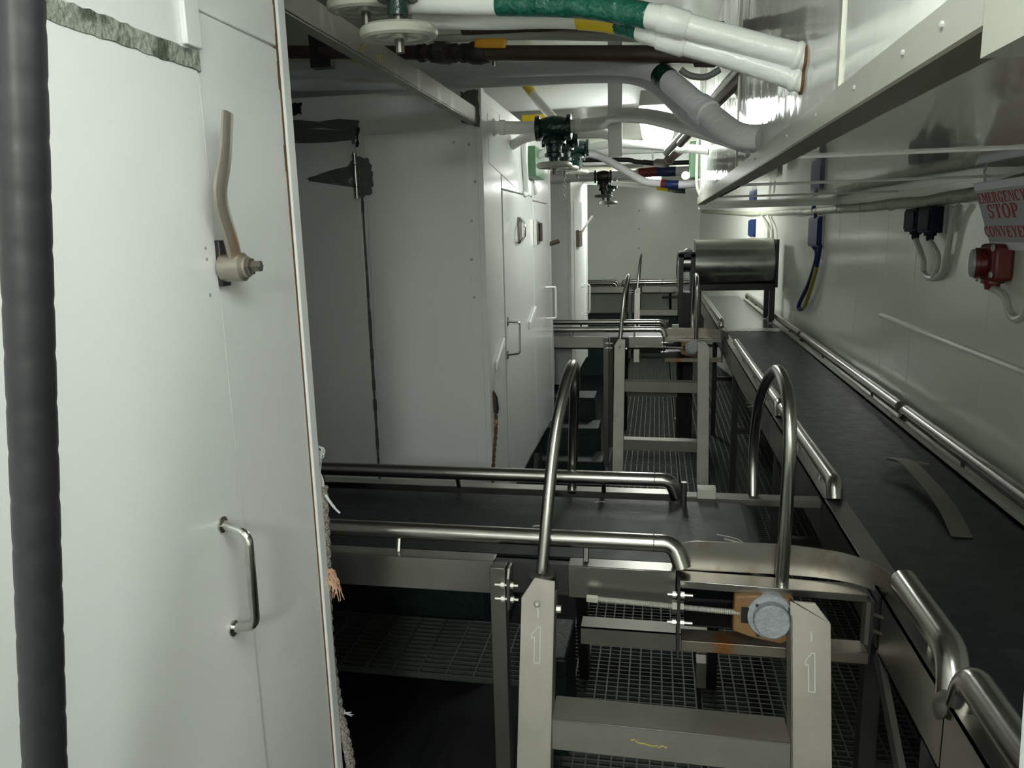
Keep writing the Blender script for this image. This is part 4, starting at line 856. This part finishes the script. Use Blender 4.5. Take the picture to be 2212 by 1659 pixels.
# ================================================================= FOREGROUND: black pipe, ropes, door frame
bp = thing('wrapped_pipe', 'black tape-wrapped vertical pipe at the far left foreground', 'pipe')
yb = .55
top, bot = V((-.4845, yb, 1.815)), V((-.5655, yb, 1.19)); dd = (bot - top)
A0, B0 = top - dd * .9, top + dd * 1.85
n = 60; path = [A0 + (B0 - A0) * i / n for i in range(n + 1)]
m = MB(); rs = []
for i in range(241): rs.append(.0186 + (.0004 if i % 6 else -.0003))
m.tube([A0 + (B0 - A0) * i / 240 for i in range(241)], rs, 20).build('pipe', 'bpipe', bp, ang=60)
tw = []
for i in range(20): tw.append((i * .0035, .0195 + random.uniform(-.0008, .0012)))
MB().lathe(top - dd.normalized() * .022, -dd, tw, 20).build('tape_wrap', 'foil', bp, ang=60)
# braided rope down the corner of the nearest freezer
XR = XF + .012
def rope_(name, label, pts, r, m_='rope', strands=3):
    t = thing(name, label, 'rope'); path = smooth_path(pts, 14)
    L = 0
    for s_ in range(strands):
        q = []; acc = 0
        for i, p in enumerate(path):
            if i: acc += (p - path[i - 1]).length
            a = acc / (r * 7) * 2 * math.pi + s_ * 2 * math.pi / strands
            d = (path[min(i + 1, len(path) - 1)] - path[max(i - 1, 0)]).normalized(); u_, v_ = frame(d)
            q.append(p + (u_ * math.cos(a) + v_ * math.sin(a)) * r * .52)
        MB().tube(q, r * .58, 7).build('strand', m_, t)
    return t
ry = 1.392
rp = rope_('braided_rope', 'worn grey braided rope hanging down the corner of the nearest freezer', [V((XF + .004, ry, 1.150)), V((XF + .002, ry, 1.09)), V((XF + .0, ry, 1.02)), V((XF - .004, ry, .93)), V((XF - .008, ry, .80)), V((XF + .0, ry, .66)), V((XF + .012, ry, .58)), V((XF + .02, ry, .50)), V((XF + .015, ry, .44))], .0105)
m = MB(); tc = V((XF + .008, ry - .006, .945))
for i in range(46):
    a = random.uniform(-1.3, 1.0); ln = random.uniform(.018, .042); q = tc + V((random.uniform(-.008, .006), random.uniform(-.006, .006), random.uniform(.0, .03)))
    e = q + V((math.sin(a) * ln * .6 + .006, random.uniform(-.012, .012), -ln)); m.tube([q, (q + e) / 2 + V((.006, 0, .004)), e], [.0016, .0015, .0007], 5)
m.build('frayed_tuft', 'orope', rp)
m = MB()
for k in range(5):
    q = V((XF + .016, ry - .004, .64)); m.tube([q, q + V((random.uniform(.002, .02), random.uniform(-.01, .01), random.uniform(-.012, .012)))], [.002, .0008], 5)
m.build('frayed_end', 'string', rp)
sg2 = thing('pale_string', 'pale string knotted at the top of the braided rope', 'string')
for k in range(3): MB().tube(smooth_path([V((XF + .010, ry - .004, 1.225)), V((XF + .004 - .004 * k, ry, 1.20)), V((XF + .0 + .003 * k, ry, 1.165)), V((XF + .006, ry, 1.14))], 6), .0012, 6).build('strand', 'string', sg2)
for k in range(4): MB().torus(V((XF + .008 + random.uniform(-.006, .006), ry - .004, 1.226 + random.uniform(-.008, .008))), (random.random(), 1, random.random()), .008, .0011, 14, 5).build('knot_loop', 'string', sg2)
MB().tube(smooth_path([V((XF + .008, ry - .004, 1.14)), V((XF + .018, ry - .006, 1.125)), V((XF + .030, ry - .006, 1.108)), V((XF + .040, ry - .006, 1.098))], 5), [.003] * 10 + [.0022] * 6, 7).build('tassel', 'string', sg2)
# brown rope on the middle freezer
r2 = rope_('brown_rope', 'thin brown rope hanging on the near corner of the middle freezer', [PX(1066, 845, XF + .008), PX(1070, 880, XF + .01), PX(1072, 915, XF + .01), PX(1069, 960, XF + .01), PX(1066, 1000, XF + .01), PX(1064, 1060, XF + .01), PX(1062, 1120, XF + .01)], .0075, 'brope', 2)
pk = PX(1071, 912, XF + .012)
m = MB()
for i in range(18): m.tube([pk, pk + V((random.uniform(-.01, .012), random.uniform(-.02, .02), random.uniform(-.01, .01)))], [.0025, .001], 5)
m.build('knot', 'orope', r2)
MB().lathe(PX(1069, 850, XF + .01), (.05, .1, -1), [(0, .004), (.02, .010), (.07, .011), (.09, .005)], 10).build('toggle', 'dark', r2)
tag(MB().tube([V((XF - .0, 4.94, 1.30)), V((XF + .004, 4.945, 1.0)), V((XF + .008, 4.94, .8)), V((XF, 4.94, .42))], .004, 6).build('hanging_thread', 'string'), 'pale thread hanging down the far corner of the middle freezer', 'string')
tag(MB().tube([PX(1158, 980, XF + .015), PX(1155, 1030, XF + .015)], .02, 10).build('drain_stub', 'dark'), 'short dark pipe stub low on the side of the middle freezer', 'pipe')
# white post close to the viewer at the right edge
ra = _ray(2214, 1390); rb = _ray(2196, 1659); 
pa, pb = EYE + ra * (.62 / ra.y), EYE + rb * (.62 / rb.y); dz_ = (pb - pa)
wpst = MB().prism([pa - dz_ * 1.6 + V((.03, 0, 0)), pa, pb + dz_ * 1.5, pb + dz_ * 1.5 + V((.07, 0, 0)), pa - dz_ * 1.6 + V((.07, 0, 0))], (0, -.03, 0)).build('white_post', 'door', bevel=.004)
tag(wpst, 'white painted post beside the long conveyor at the lower right edge', 'post')

# ================================================================= origins at the base of each thing
bpy.context.view_layer.update()
for o in [o for o in scn.objects if o.parent is None and o.type in ('EMPTY', 'MESH')]:
    pts = []
    def walk(q):
        if q.type == 'MESH': pts.extend(q.matrix_world @ V(c) for c in q.bound_box)
        for c_ in q.children: walk(c_)
    walk(o)
    if not pts: continue
    lo = [min(p[i] for p in pts) for i in range(3)]; hi = [max(p[i] for p in pts) for i in range(3)]
    L_ = V(((lo[0] + hi[0]) / 2, (lo[1] + hi[1]) / 2, lo[2])); d = L_ - o.location
    if o.type == 'MESH': o.data.transform(Matrix.Translation(-d))
    for c_ in o.children: c_.location = c_.location - d
    o.location = L_
